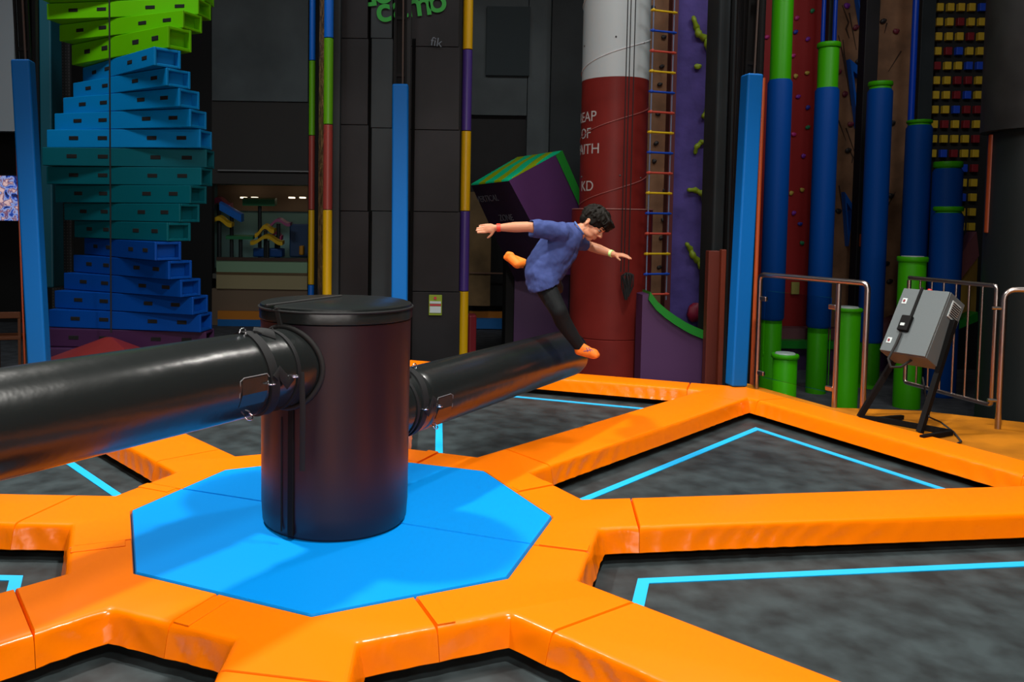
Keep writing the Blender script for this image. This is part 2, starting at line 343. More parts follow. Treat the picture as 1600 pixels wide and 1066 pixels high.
def make_crate(m, L, D, H):
    c = empty('stacked_crate'); t = .03; mb = MB()
    # open box lying on its side ends: shell with recessed ends
    mb.box((0, -D / 2 + t / 2, H / 2), (L, t, H - .006)).box((0, D / 2 - t / 2, H / 2), (L, t, H - .006))
    mb.box((0, 0, t / 2 + .003), (L - .004, D - 2 * t, t)).box((0, 0, H - t / 2 - .003), (L - .004, D - 2 * t, t)).box((L / 2 - .1, 0, H / 2), (t, D - 2 * t, H - 2 * t)).box((-L / 2 + .1, 0, H / 2), (t, D - 2 * t, H - 2 * t))
    mb.build('crate_shell', m, c, bevel=.008)
    for x in (-.32, -.13, .19, .38):
        MB().box((x * L, -D / 2 + .001, H / 2 + .005), (.115, .012, .042)).build('hand_hole', m_hole, c, bevel=.005)
    return c
protos = {}
for i, (v, a, m, k) in enumerate(crates):
    z1 = P(203, v, YC).z; z0 = P(203, crates[i + 1][0], YC).z if i + 1 < len(crates) else z1 - .2
    if z1 < FL + .1: break
    z0 = max(z0, FL)
    if i == 0 or k not in protos: c = make_crate(m, 1.84, .30, .2); protos[k] = c
    else: c = copy_tree(protos[k])
    c.name = 'stacked_crate'
    c.location = (cx, YC + .0, z0); c.scale = (1, 1, (z1 - z0) / .2); c.rotation_euler = (0, 0, R(-a))
    cnt[k] = cnt.get(k, 0) + 1; tot = {'g': 4, 'l': 5, 't': 5, 'b': 5, 'p': 4}[k]
    tag(c, '%s of the %s crates in the tall twisted stack' % (ordn[cnt[k] - 1] + ('' if cnt[k] == 1 else ' from the top'), names[k]), 'crate', 'crates of the tall twisted stack')
solo(MB().cyl(P(170, -160, YC - .55), V((P(170, 0, YC - .55).x, YC - .55, P(172, 520, YC - .55).z)), .009, n=8), 'climbing_rope', m_rope, 'thin dark rope hanging in front of the crate stack', 'rope')
ap = P(170, 527, 4.8); rb = thing('mat_pyramid', 'dark red faceted mat base under the crate stack', 'mat', (ap.x, ap.y, FL))
h = ap.z - FL; mb = MB(); n = 6
mb.loft([[V((r * cos(2 * pi * k / n + .2), r * .55 * sin(2 * pi * k / n + .2), z)) for k in range(n)] for r, z in ((1.05, 0), (1.05, h - .38), (.04, h))])
mb.build('faceted_cover', sm('dark_red_mat', (.22, .02, .018), .4), rb, bevel=.012)
# ------------------------------------------------------------------ segmented poles and dark climbing tower
def seg_pole(u, y, cuts, ms, r, label):
    uu, v0 = u; x = P(uu, 300, y).x; t = thing('segmented_pole', label, 'pole', (x, y, FL))
    zs = [P(uu, v, y).z - FL for v in cuts] + [0.]
    for i, m in enumerate(ms):
        MB().cyl((0, 0, zs[i + 1] + .004), (0, 0, zs[i] - .004), r, n=20).build('pole_segment', m, t, smooth=40, bevel=.004)
    return t
seg_pole((512, 0), 6.0, [-120, 60, 195, 328, 463], [m_pb, m_pg, m_pr, m_py, m_pb], .055, 'segmented blue, green, red and yellow tube pole, nearer of the two beside carved strip')
seg_pole((487, 0), 7.3, [-60, 95, 212, 328, 445], [m_pb, m_pg, m_pr, m_py, m_pb], .042, 'thinner segmented tube pole on the far side of the carved brown strip')
seg_pole((727, 0), 6.7, [-100, 78, 205, 330, 455], [m_py, m_pi, m_py, m_pi, m_py], .062, 'segmented yellow and indigo tube pole at the right corner of the dark tower')
a = P(495, 300, 7.2); b = P(508, 300, 6.1); zt = P(500, -80, 6.5).z
d = (V((b.x, b.y, 0)) - V((a.x, a.y, 0))); 
solo(MB().box(((a.x + b.x) / 2 + .05, (a.y + b.y) / 2, (zt + FL) / 2), (.06, d.length, zt - FL), M.Rotation(atan2(-d.x, d.y), 3, 'Z')), 'carved_panel', m_carve, 'narrow carved brown climbing strip between two segmented poles', 'climbing panel')
tw = thing('climbing_tower', 'dark panelled tower behind the middle blue post', 'tower', (P(620, 300, 6.9).x, 6.9, FL))
for (u0, u1, y, m, cuts) in ((520, 531, 6.08, m_dark2, (-100, 470)), (531, 575, 6.2, m_dark, (-100, 60, 195, 330, 560)), (580, 613, 6.25, m_dark2, (-100, 60, 200, 330, 560)), (613, 640, 6.4, m_void, (-100, 560)), (640, 718, 6.5, m_dark, (-100, 73, 203, 331, 456, 600))):
    for k in range(len(cuts) - 1):
        sub(card(u0, cuts[k] + .5, u1, cuts[k + 1] - .5, y, .12), 'wall_panel', m, tw, bevel=.004)
sub(card(519, -110, 719, 600, 6.7, .5), 'tower_core', m_void, tw)
def face_mat(u, v, y, ang=0): return M.Translation(P(u, v, y)) @ M.Rotation(R(ang), 4, 'Y') @ M.Rotation(pi / 2, 4, 'X')
for (s, u, v, an) in (('c', 601, 33, -8), ('a', 627, 28, -8), ('m', 656, 24, -8), ('o', 685, 18, -8), ('d', 577, 9, -8), ('o', 601, 4, -8)):
    y = 6.24 if u < 613 else (6.39 if u < 640 else 6.49)
    sub_m = text_mesh('letter_' + s, s, .42, m_gtxt, M.Identity(4), None)
    # embolden: solidify the glyph outwards
    sub_m.matrix_world = face_mat(u, v, y - .01, an)
    tag(sub_m, 'green painted letter %s high on the dark tower%s' % (s, {601: ', left of the mast' if s == 'c' else ', cut by the frame, right one', 627: ' behind the mast', 656: ', right of the mast', 685: ', rightmost', 577: ', cut by the frame, left one'}[u]), 'letter', 'green letters on the dark tower')
wm = text_mesh('small_lettering', 'fik', .15, sm('chalk', (.09, .11, .13), .7), M.Identity(4)); wm.matrix_world = face_mat(681, 72, 6.47, 8)
tag(wm, 'small chalky white scribble high on the dark tower', 'writing')
sg = thing('safety_sign', 'small green and yellow notice plate low on the dark tower', 'sign', P(680, 493, 6.47))
sub(card(670, 461, 690.5, 493, 6.47, .015), 'plate', sm('sign_green', (.22, .3, .01), .5), sg, bevel=.004)
sub(card(671.5, 471, 689, 474.5, 6.462, .01), 'white_band', m_white, sg); sub(card(671.5, 479, 689, 489, 6.462, .01), 'text_panel', m_white, sg)
c = P(680, 466, 6.46); sub(MB().cyl(c, c + V((0, .012, 0)), .018, n=16), 'red_symbol', sm('sign_red', (.5, .02, .05), .5), sg)
sub(card(671.5, 475.5, 689, 478, 6.462, .01), 'red_band', MATS['sign_red'], sg)
rbx = solo(MB().prism([(P(734, 500, 7.2).x + x, 7.2 + y) for x, y in ((-.1, 0), (0, -.1), (.09, -.05), (.08, .2), (-.1, .2))], FL, P(738, 492, 7.2).z), 'red_block', sm('crimson_block', (.17, .012, .018), .45), 'dark red angular block right of the yellow and indigo pole', 'block', bevel=.02)
# ------------------------------------------------------------------ leaning purple block
lb = thing('leaning_block', 'leaning purple box with a striped green top behind the boy', 'climbing block', (P(830, 400, 8).x, 8, FL))
def stripe_mat():
    m = mat('green_striped_top', (.0, .42, .2), .45); nt = m.node_tree; b = nt.nodes['Principled BSDF']; tc = nt.nodes.new('ShaderNodeTexCoord'); mp = nt.nodes.new('ShaderNodeMapping'); mp.inputs['Rotation'].default_value = (0, 0, .5)
    wv = nt.nodes.new('ShaderNodeTexWave'); wv.inputs['Scale'].default_value = .95; wv.inputs['Distortion'].default_value = 2.5; wv.inputs['Detail'].default_value = 1
    r = nt.nodes.new('ShaderNodeValToRGB'); r.color_ramp.elements[0].color = (.0, .85, .38, 1); r.color_ramp.elements[1].color = (.42, .6, .0, 1); r.color_ramp.elements[0].position = .55; r.color_ramp.elements[1].position = .6
    nt.links.new(tc.outputs['Object'], mp.inputs[0]); nt.links.new(mp.outputs[0], wv.inputs['Vector']); nt.links.new(wv.outputs['Fac'], r.inputs[0]); nt.links.new(r.outputs[0], b.inputs['Base Color']); return m
T = [P(736, 289, 7.9), P(795, 282, 7.0), P(877, 237, 7.8), P(808, 247, 8.8)]
Bq = [P(806, 440, 7.9), P(874, 430, 7.0), P(956, 425, 7.8), P(880, 430, 8.8)]
mb = MB(); mb.v = [tuple(x) for x in T + Bq]
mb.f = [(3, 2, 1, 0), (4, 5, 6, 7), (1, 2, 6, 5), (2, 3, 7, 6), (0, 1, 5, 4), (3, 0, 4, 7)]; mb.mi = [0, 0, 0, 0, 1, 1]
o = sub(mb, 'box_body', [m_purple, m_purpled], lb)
up = V((0, 0, .012))
mb = MB(); q = [x + up for x in T]; mb.hexa([x - up * .5 for x in T] + [x + up * 1.2 for x in T]); sub(mb, 'top_face', stripe_mat(), lb)
e = [P(868, 243, 7.72), P(878, 235, 7.76), P(912, 312, 7.74), P(911, 336, 7.70)]
mb = MB(); mb.hexa([x + V((0, -.03, 0)) for x in e] + [x + V((.01, .05, 0)) for x in e]); sub(mb, 'green_edge', m_greend, lb)
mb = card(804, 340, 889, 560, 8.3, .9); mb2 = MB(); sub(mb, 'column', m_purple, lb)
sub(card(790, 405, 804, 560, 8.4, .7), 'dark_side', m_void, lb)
# lettering follows the dark left face
def face_text(s, size, c, right, upv, m, par, name):
    n = right.cross(upv).normalized(); mt = M((right, upv, n)).transposed().to_4x4(); mt.translation = c
    o = text_mesh(name, s, size, m, mt); o.parent = par; o.matrix_parent_inverse = M.Translation(-par.location); return o
rt = (T[1] - T[0]).normalized(); dn = (Bq[0] - T[0]).normalized(); nn = rt.cross(-dn).normalized(); uv = nn.cross(rt)
def onface(u, v):
    d = ray(u, v); n_ = (T[1] - T[0]).cross(Bq[0] - T[0]).normalized(); t = (T[0] - CAM).dot(n_) / d.dot(n_); return CAM + d * (t - .01)
face_text('VERTICAL', .13, onface(763, 315), rt, uv, m_txtp, lb, 'lettering'); face_text('ZONE', .13, onface(792, 345), rt, uv, m_txtp, lb, 'lettering')
# ------------------------------------------------------------------ leap tube
YT = 6.5; DT = YT - CAM.y
tx = P(962, 100, YT).x; lt = thing('leap_tube', 'tall red and white tube lettered LEAP OF FAITH', 'tube', (tx, YT, FL))
rU = 51 / F * DT; rL = 64 / F * DT * .97
zc = P(960, 128, YT).z - FL; zt = P(960, -120, YT).z - FL; zk = P(955, 327, YT).z - FL; zk2 = P(955, 524, YT).z - FL
MB().cyl((0, 0, zc), (0, 0, zt), rU, n=64).build('white_upper_tube', m_white, lt, smooth=40)
MB().cyl((0, 0, 0), (0, 0, zc), rU - .001, n=64).build('red_lower_tube', m_red, lt, smooth=40)
MB().lathe([(rL, 0), (rL, zk2 - .01), (rL - .012, zk2), (rL, zk2 + .01), (rL, zk - .02), (rL - .02, zk)], n=64).build('collar', m_red, lt, smooth=30)
MB().tube([(rL * cos(a), rL * sin(a), zk - .005) for a in [pi + i * pi / 24 for i in range(25)]], .007, 6).build('collar_rim', sm('rim_pink', (.4, .16, .14), .5), lt)
zh = P(911, 112, YT).z - FL
for nm, m, q0, q1 in (('spiral_seam', sm('seam_white', (.7, .7, .7), .5), 0, 2.6), ('spiral_seam', sm('seam_red', (.33, .09, .08), .5), -2.0, 0)):
    pts = []; n = 130
    for i in range(n + 1):
        q = q0 + (q1 - q0) * i / n; a = pi + q * 2 * pi
        z = zh + q * .82
        if z < zk + .01 or z > zt: continue
        pts.append(((rU + .004) * cos(a), (rU + .004) * sin(a), z))
    MB().tube(pts, .006, 6).build(nm, m, lt, smooth=60)
for s, v, th in (('LEAP', 189, -159), ('OF', 215, -159), ('FAITH', 240, -158), ('KD', 298, -152)):
    z = P(917, v, YT - .25).z - FL
    text_mesh('lettering', s, .175, m_txt, M.Translation((0, 0, z)), lt, wrap=(rU, R(th)), ext=.001)
for (u, v) in ((960, 60), (917, 66), (1006, 67), (912, 275), (1001, 278), (966, 275)):
    c = P(u, v, YT - .3); s = min(.98, max(-.98, (c.x - tx) / rU)); a = -pi / 2 + math.asin(s)
    MB().ball((rU * cos(a), rU * sin(a), c.z - FL), (.012, .012, .012), n=8, m=5).build('bolt', sm('bolt_grey', (.15, .15, .15), .4, metal=.6), lt)
hr = thing('rope_bundle', 'bunch of black rope hanging on thin ropes before the red tube', 'rope', P(980, 465, 5.75))
for k, u in enumerate((976, 981, 988)):
    a = P(u, -120, 5.8); b = P(u, 425, 5.8); b.x = a.x = (P(u, 200, 5.8)).x
    sub(MB().cyl(a, b, .006, n=8), 'rope', m_rope, hr)
mb = MB(); cB = P(980, 440, 5.78); random.seed(3)
for k in range(16):
    a = random.uniform(0, 2 * pi); r1 = random.uniform(.02, .075)
    pts = [cB + V((r1 * .3 * cos(a), r1 * .3 * sin(a), .1)), cB + V((r1 * cos(a) * 1.2, r1 * sin(a), .05 + random.uniform(-.02, .04))), cB + V((r1 * cos(a + .4), r1 * sin(a + .4) * .6, -.05)), cB + V((.02 * cos(a), .02 * sin(a), -.12 - random.uniform(0, .1)))]
    mb.tube(pts, .008, 6)
sub(mb, 'coiled_rope', m_rope, hr, smooth=60)
# ------------------------------------------------------------------ rope ladder
YL = 6.0; xl = P(1015, 250, YL).x; xr = P(1047, 250, YL + .12).x
rl = thing('rope_ladder', 'rope ladder with yellow, blue and red rungs right of the tube', 'ladder', (xl, YL, FL))
m_lr = sm('ladder_rope', (.16, .2, .3), .7)
for x, y in ((0, 0), (xr - xl, .12)): MB().cyl((x, y, P(1030, 470, YL).z - FL), (x, y, P(1030, -100, YL).z - FL), .008, n=8).build('side_rope', m_lr, rl)
m3 = [sm('rung_yellow', (.75, .5, .01), .4), sm('rung_blue', (.01, .07, .5), .4), sm('rung_red', (.6, .08, .05), .4)]
for i in range(-3, 15):
    v = 20 + 31.4 * i; z = P(1047, v, YL + .12).z - FL
    mb = MB().cyl((-.03, 0, z), (xr - xl + .03, .12, z), .013, n=10); mb.ball((0, 0, z), (.022, .022, .022), n=8, m=6); mb.ball((xr - xl, .12, z), (.022, .022, .022), n=8, m=6)
    mb.build('rung', m3[i % 3], rl, smooth=60)
ORD = ['topmost', 'second', 'third', 'fourth', 'fifth', 'sixth', 'seventh', 'eighth', 'ninth', 'tenth', 'eleventh', 'twelfth', 'thirteenth', 'fourteenth', 'fifteenth']
def nth(i, what): return '%s %s%s' % (ORD[i], what, '' if i == 0 else ' counting from the top')
def hold(u, v, y, r, m, lab, cat='climbing hold', sq=None, grp=None):
    c = P(u, v, y); sq = sq or (1, .5, .8); mb = MB(); rr = M.Rotation(random.uniform(0, 3), 3, 'Y')
    mb.ball(c, (r * sq[0], r * sq[1], r * sq[2]), rr, 9, 6).ball(c + V((r * .5, -.1 * r, r * .2)), (r * .6, r * .4, r * .5), rr, 8, 5)
    o = solo(mb, 'climbing_hold', m, lab, cat, grp, smooth=50); return o
# brown wall behind the ladder, purple vine wall, ramp
solo(card(1008, -160, 1046, 560, 7.3, .2), 'climbing_wall', m_brown, 'brown rock textured wall strip behind the rope ladder', 'climbing wall')
solo(card(1046, -160, 1055, 560, 7.1, .3), 'wall_edge', sm('edge_maroon', (.1, .012, .016), .6), 'narrow maroon wall edge between ladder wall and violet wall', 'wall edge')
solo(card(1055, -160, 1125, 560, 7.4, .2), 'climbing_wall', m_violet, 'violet plank textured wall with lime vines', 'climbing wall')
m_hd = sm('hold_dark', (.02, .015, .015), .5)
for k in range(11): hold(1020 + (k * 37 % 20), 12 + k * 40 + (k % 3) * 6, 7.28, .035, m_hd, nth(k, 'dark hold on the brown strip behind the ladder'), grp='dark holds behind the rope ladder')
vn = [([(1083, 26), (1088, 42), (1092, 54), (1104, 62), (1107, 78), (1113, 100)], 'long lime vine hold high on the violet wall', .045), ([(1112, 160), (1106, 172), (1098, 184)], 'short lime vine hold, second from the top of the violet wall', .04),
      ([(1110, 221), (1096, 222), (1088, 230), (1086, 241)], 'hooked lime vine hold, middle of the violet wall', .034), ([(1074, 297), (1086, 297), (1098, 303), (1103, 318), (1103, 336)], 'lime vine hold above the lowest one on the violet wall', .04),
      ([(1072, 380), (1078, 388), (1083, 400), (1092, 410), (1099, 424), (1096, 446)], 'lowest curling lime vine hold on the violet wall', .042)]
for pts, lab, r in vn:
    pp = []
    for i in range(len(pts) - 1):
        for k in range(4): s = k / 4; pp.append((pts[i][0] * (1 - s) + pts[i + 1][0] * s, pts[i][1] * (1 - s) + pts[i + 1][1] * s))
    pp.append(pts[-1]); n = len(pp)
    solo(MB().tube([P(u, v, 7.36 - .02 * sin(i)) for i, (u, v) in enumerate(pp)], [r * (.35 + .65 * sin(pi * (i + .6) / (n + .2)) ** .6) * (1 + .22 * sin(i * 1.9)) for i in range(n)], 10), 'vine_hold', m_lime, lab, 'climbing hold', smooth=80)
hold(1090, 104, 7.36, .05, m_lime, 'small round lime hold on the violet wall')
hold(1086, 488, 7.3, .14, sm('hold_crimson', (.28, .01, .04), .5), 'large crimson hold beside the green ramp edge')
cur = [(1016, 456), (1028, 472), (1042, 484), (1056, 494), (1072, 504), (1086, 511), (1104, 518)]
yr = 5.6; rp = thing('curved_ramp', 'purple ramp wall with green curved top edge beside the red tube', 'ramp', (P(1050, 500, yr).x, yr, FL))
def strip(pts_t, pts_b, y, t, mb=None):
    mb = mb or MB(); rings = []
    for a, b in zip(pts_t, pts_b): rings.append([P(*a, y), P(*b, y), P(*b, y) + V((0, t, 0)), P(*a, y) + V((0, t, 0))])
    return mb.loft(rings)
mb = MB()
rings = []
for (u, v) in [(1004, 458)] + cur:
    p = P(u, v + 3, yr + .02); rings.append([p, V((p.x, p.y, FL)), V((p.x, p.y + .3, FL)), V((p.x, p.y + .3, p.z))])
sub(mb.loft(rings), 'ramp_wall', sm('ramp_purple', (.085, .03, .10), .5), rp)
sub(strip(cur, [(u - 2, v + 13) for u, v in cur], yr - .03, .36), 'green_edge', m_greend, rp)
# dark columns and red strips right of the ramp
solo(card(1117, -160, 1163, 620, 5.6, .45), 'padded_column', m_dark2, 'dark grey column left of the right blue post', 'column', bevel=.03)
solo(card(1137, -160, 1141, 620, 5.5, .06), 'cable_trunk', m_black, 'thin black cable trunk on the dark grey column', 'cable trunk')
solo(card(1104, 392, 1122, 620, 5.45, .12), 'red_board', sm('brick_red', (.2, .035, .02), .5), 'wide brick red board at the foot of the dark grey column', 'board', bevel=.01)
solo(card(1124, 390, 1132, 620, 5.4, .08), 'red_board', sm('brick_red2', (.3, .05, .02), .5), 'narrow brick red board at the foot of the dark grey column', 'board', bevel=.01)
solo(MB().cyl(P(1173, 640, 3.7), P(1193, 122, 3.7), .018, n=12), 'orange_pole', m_orangep, 'thin orange red pole right behind the right blue post', 'pole', smooth=50)
solo(MB().cyl(P(1167, 640, 3.8), P(1196, -100, 3.8), .03, n=12), 'black_pole', m_black, 'black pole behind the thin orange red pole', 'pole', smooth=50)
# ------------------------------------------------------------------ right hall: walls
yw = 9.3
solo(card(1190, -200, 1290, 600, yw, .2), 'climbing_wall', m_redwall, 'glossy red climbing wall between the blue pillars', 'climbing wall')
bw = solo(card(1286, -200, 1432, 600, yw - .2, .2), 'climbing_wall', m_brown, 'brown rock wall between the blue pillars', 'climbing wall')
random.seed(5)
hc = [sm('hold_pink', (.5, .02, .2), .5), sm('hold_blue', (.02, .03, .35), .5), sm('hold_green', (.01, .2, .08), .5), sm('hold_purple', (.2, .02, .35), .5), sm('hold_yellow', (.5, .35, .05), .5)]
hn = ['pink', 'blue', 'green', 'purple', 'yellow']
seen = {}
for (u, v, k) in sorted(((1245, 28, 0), (1269, 17, 2), (1243, 50, 1), (1262, 61, 3), (1239, 87, 0), (1198, 58, 0), (1261, 114, 4), (1247, 151, 3), (1262, 168, 1), (1262, 199, 2), (1240, 210, 0), (1255, 244, 3), (1243, 119, 4), (1253, 297, 4), (1236, 302, 4), (1240, 333, 3), (1253, 380, 2), (1250, 350, 1)), key=lambda q: q[1]):
    i = seen.get(k, 0); seen[k] = i + 1; hold(u, v, yw - .02, .04, hc[k], nth(i, 'small %s hold on the red wall' % hn[k]), grp='holds on the red wall')
seen = {}
for (u, v, k) in sorted(((1323, 9, 3), (1337, 43, 5), (1380, 33, 6), (1400, 49, 5), (1341, 96, 6), (1320, 147, 5), (1329, 194, 5), (1310, 112, 5), (1325, 235, 6), (1394, 192, 6), (1392, 306, 6), (1310, 330, 6), (1385, 412, 6), (1390, 440, 6)), key=lambda q: q[1]):
    i = seen.get(k, 0); seen[k] = i + 1; hold(u, v, yw - .22, .05, (hc + [sm('hold_maroon', (.16, .015, .03), .5), m_hd])[k], nth(i, {3: 'purple', 5: 'maroon', 6: 'black'}[k] + ' hold on the brown rock wall'), grp='holds on the brown wall')
cracks = (((1316, 8), (1326, 35), (1322, 45), (1327, 60)), ((1310, 55), (1318, 90), (1323, 122)), ((1327, 20), (1338, 78)), ((1317, 62), (1321, 100), (1330, 165)), ((1310, 188), (1322, 220)), ((1322, 200), (1336, 240)), ((1328, 235), (1333, 246), (1331, 255)), ((1408, 80), (1388, 112)), ((1386, 36), (1382, 52)), ((1311, 290), (1318, 340)), ((1388, 320), (1399, 300)))
bw['label'] += ' with dark jagged cracks'
for pts in cracks:
    sub(MB().tube([P(u, v, yw - .205) for u, v in pts], [.006] + [.014] * (len(pts) - 2) + [.006] if len(pts) > 2 else [.012, .004], 5), 'crack', sm('crack_dark', (.05, .025, .015), .8), bw)
def tri_frame(pts, y, lab):
    c = [sum(p[0] for p in pts) / 3, sum(p[1] for p in pts) / 3]; ins = [(c[0] + (p[0] - c[0]) * .55, c[1] + (p[1] - c[1]) * .55) for p in pts]
    mb = MB(); fr = [P(*p, y) for p in pts]; fi = [P(*p, y) for p in ins]; bk = V((0, .12, 0))
    vs = fr + fi + [p + bk for p in fr] + [p + bk for p in fi]; fs = []
    for i in range(3):
        j = (i + 1) % 3; fs += [(i, j, 3 + j, 3 + i), (6 + i, 9 + i, 9 + j, 6 + j), (i, 6 + i, 6 + j, j), (3 + i, 3 + j, 9 + j, 9 + i)]
    mb.add(vs, fs); solo(mb, 'triangle_volume', sm('tri_blue', (.0, .12, .6), .45), lab, 'climbing volume')
tri_frame([(1336, -30), (1347, -10), (1348, 40)], yw - .33, 'topmost blue triangular volume on the brown wall')
tri_frame([(1328, 92), (1352, 112), (1341, 200)], yw - .33, 'middle blue triangular volume beside the black pillar')
tri_frame([(1320, 300), (1334, 322), (1326, 385)], yw - .33, 'lowest blue triangular volume on the brown wall')
# black leaning pillar between volumes and blue tubes
a = P(1361, -160, 8.3); b = P(1352, 420, 8.3)
solo(MB().box(((a.x + b.x) / 2 - .02, 8.3, (a.z + FL) / 2), (.20, .2, a.z - FL)), 'black_pillar', m_dark, 'tall black square pillar in front of the brown wall', 'pillar', bevel=.01)
solo(card(1348, 366, 1358, 386, 8.1, .12), 'orange_pad', m_orangep, 'small orange pad on the foot of the black pillar', 'pad', bevel=.01)
for u, r, lab in ((1284, .03, 'thin bright blue tube left of the second green topped pillar'), (1302, .03, 'thin bright blue tube right of the second green topped pillar'), (1427, .045, 'bright blue tube at the right edge of the brown wall')):
    x = P(u, 100, 8.6).x; solo(MB().cyl((x, 8.6, FL), (x, 8.6, P(u, -150, 8.6).z), r, n=16), 'blue_tube', sm('tube_blue', (.0, .05, .5), .3), lab, 'tube', smooth=50)
solo(card(1288, -160, 1299, 600, 8.7, .2), 'dark_pillar', m_dark2, 'dark pillar between two thin bright blue tubes', 'pillar')
solo(card(1432, -160, 1454, 600, 8.8, .12), 'dark_pillar', m_dark2, 'dark grey pillar left of the dotted black tower', 'pillar', bevel=.01)
# dotted tower
DT0 = 8.9
bt = thing('dotted_tower', 'black tower wall with a grid of yellow, blue and red squares', 'climbing wall', (P(1500, 300, DT0).x, DT0 + .2, FL))
sub(card(1457, -160, 1556, 600, DT0 + .06, .4), 'black_wall', m_void, bt)
sq = [sm('sq_yellow', (.55, .36, .02), .5), sm('sq_red', (.2, .01, .015), .5), sm('sq_blue', (.01, .06, .5), .5)]
rows = ["yyyyy", "yyyyb", "yyryy", "yyyry", "yrbyy", "ryybb", "yyrry", "yyrby", "yybrr", "yryry", "yyyyr", "ybryy", "yyybr", "yyyyy", "yyyby", "yyyyy", "yyyyy"]
for j, row in enumerate(rows):
    for i, k in enumerate(row):
        if j in () or (j == 12 and i in (0, 1, 2)): continue
        u = 1471 + 16.6 * i - j * 1.15; v = -12 + 22.9 * j
        if j >= 13 and i > 4: continue
        if v > 400 or (j >= 12 and i < 2): continue
        c = P(u, v, DT0); MB().box(c - bt.location + V((0, .04, 0)), (.098, .09, .118)).build('square_hold', sq['yrb'.index(k)], bt, bevel=.008)
# ------------------------------------------------------------------ stepping pillars
def pillar(u, y, v_top, r_px, parts, label):
    """parts: list of (v_from, v_to, kind)"""
    D = y - CAM.y; x = P(u, (v_top + 500) / 2, y).x; r = r_px / F * D
    t = thing('stepping_pillar', label, 'pillar', (x, y, FL))
    for v0, v1, k in parts:
        z1 = P(u, v0, y).z - FL; z0 = 0 if v1 is None else P(u, v1, y).z - FL
        rr, m, nm = {'g': (r, m_green, 'green_tube'), 'p': (r * 1.17, m_bluep, 'blue_padding'), 'c': (r * 1.08, m_green, 'green_cap'), 's': (r * .9, sm('top_plate', (.4, .45, .42), .4), 'top_plate')}[k]
        prof = [(rr, z0), (rr, z1 - .02), (rr - .015, z1)]
        if k == 'p': prof = [(rr - .02, z0), (rr, z0 + .03), (rr, z1 - .05), (rr - .03, z1)]
        if k == 'c': prof = [(rr, z0), (rr + .008, z0 + .01), (rr + .008, z1 - .01), (rr, z1)]
        MB().lathe(prof, n=36).build(nm, m, t, smooth=40)
    return t
pillar(1217, 6.4, -140, 15.5, [(-140, 505, 'g'), (123, 500, 'p'), (480, None, 'g')], 'leftmost tall stepping pillar, green above its blue padding')
pillar(1287, 7.0, 67, 15, [(67, 75, 'c'), (74, 520, 'g'), (136, 512, 'p'), (480, None, 'g')], 'second tall stepping pillar with green upper tube and blue padding')
pillar(1368, 7.4, 128, 15.5, [(128, 135, 'c'), (134, 600, 'g'), (138, 535, 'p'), (500, None, 'g')], 'blue padded pillar standing before the black pillar')
pillar(1430, 7.8, 188, 16, [(188, 193, 'c'), (192, 600, 'g'), (195, 560, 'p'), (520, None, 'g')], 'blue padded pillar left of the dotted tower')
pillar(1476, 7.6, 253, 18, [(253, 262, 'c'), (260, 600, 'g'), (263, 600, 'p'), (560, None, 'g')], 'blue padded pillar directly before the dotted tower')
pillar(1478, 6.9, 323, 18.5, [(323, 330, 'c'), (330, 600, 'g'), (332, None, 'p')], 'lower blue padded pillar before the dotted tower, nearest one')
pillar(1424, 6.2, 401, 19.5, [(401, 409, 'c'), (405, None, 'g'), (400, 404, 's')], 'all green stepping pillar behind the grey control cabinet')
pillar(1325, 5.6, 480, 18.5, [(481, 487, 'c'), (484, None, 'g'), (479, 484, 's')], 'all green stepping pillar seen between the first railing posts')
pillar(1228, 5.2, 552, 18, [(553, 560, 'c'), (557, None, 'g'), (551, 556, 's')], 'lowest green stepping stump behind the glass of the railing')
# ramps and pink bands behind pillars
solo(card(1190, 514, 1380, 534, 8.8, .3), 'low_band', sm('dusty_pink', (.18, .06, .07), .6), 'dusty pink low wall band behind the green stumps', 'wall band')
solo(card(1190, 534, 1440, 546, 8.6, .4), 'green_edge_rail', m_greend, 'green edge strip behind the green stumps', 'edge strip')
solo(card(1190, 546, 1440, 640, 8.7, .15), 'low_wall', sm('low_purple', (.055, .02, .08), .6), 'dark purple low wall under the green edge strip', 'low wall')
def quad_slab(px, y, t, name, m, lab, cat):
    q = [P(u, v, y) for u, v in px]; n = len(q); bk = V((0, t, 0)); mb = MB()
    mb.add(q + [p + bk for p in q], [tuple(range(n))[::-1], tuple(range(n, 2 * n))] + [(i, (i + 1) % n, n + (i + 1) % n, n + i) for i in range(n)]); return solo(mb, name, m, lab, cat)
quad_slab([(1370, 545), (1370, 512), (1400, 496), (1420, 490), (1420, 545)], 8.4, .2, 'sloped_panel', MATS['dusty_pink'], 'dusty pink sloped panel left of the control cabinet', 'panel')
quad_slab([(1500, 440), (1500, 400), (1526, 362), (1530, 400), (1505, 432)], 6.9, .2, 'sloped_panel', MATS['dusty_pink'], 'dusty pink sloped panel below the orange bar', 'panel')
quad_slab([(1488, 510), (1500, 438), (1528, 402), (1524, 500)], 7.12, .2, 'yellow_panel', sm('panel_yellow', (.5, .3, .05), .6, bump=.3, bscale=30), 'yellow textured panel between the gate bars and the dark column', 'panel')
quad_slab([(1480, 522), (1480, 510), (1528, 488), (1528, 502)], 6.9, .2, 'green_edge_rail', m_greend, 'green sloped edge below the yellow textured panel', 'edge strip')
solo(card(1196 + 41, 441, 1249, 460, yw - .06, .03), 'notice_sticker', sm('sticker', (.35, .33, .08), .5), 'pale yellow and white notice on the red wall behind the railing', 'sign')
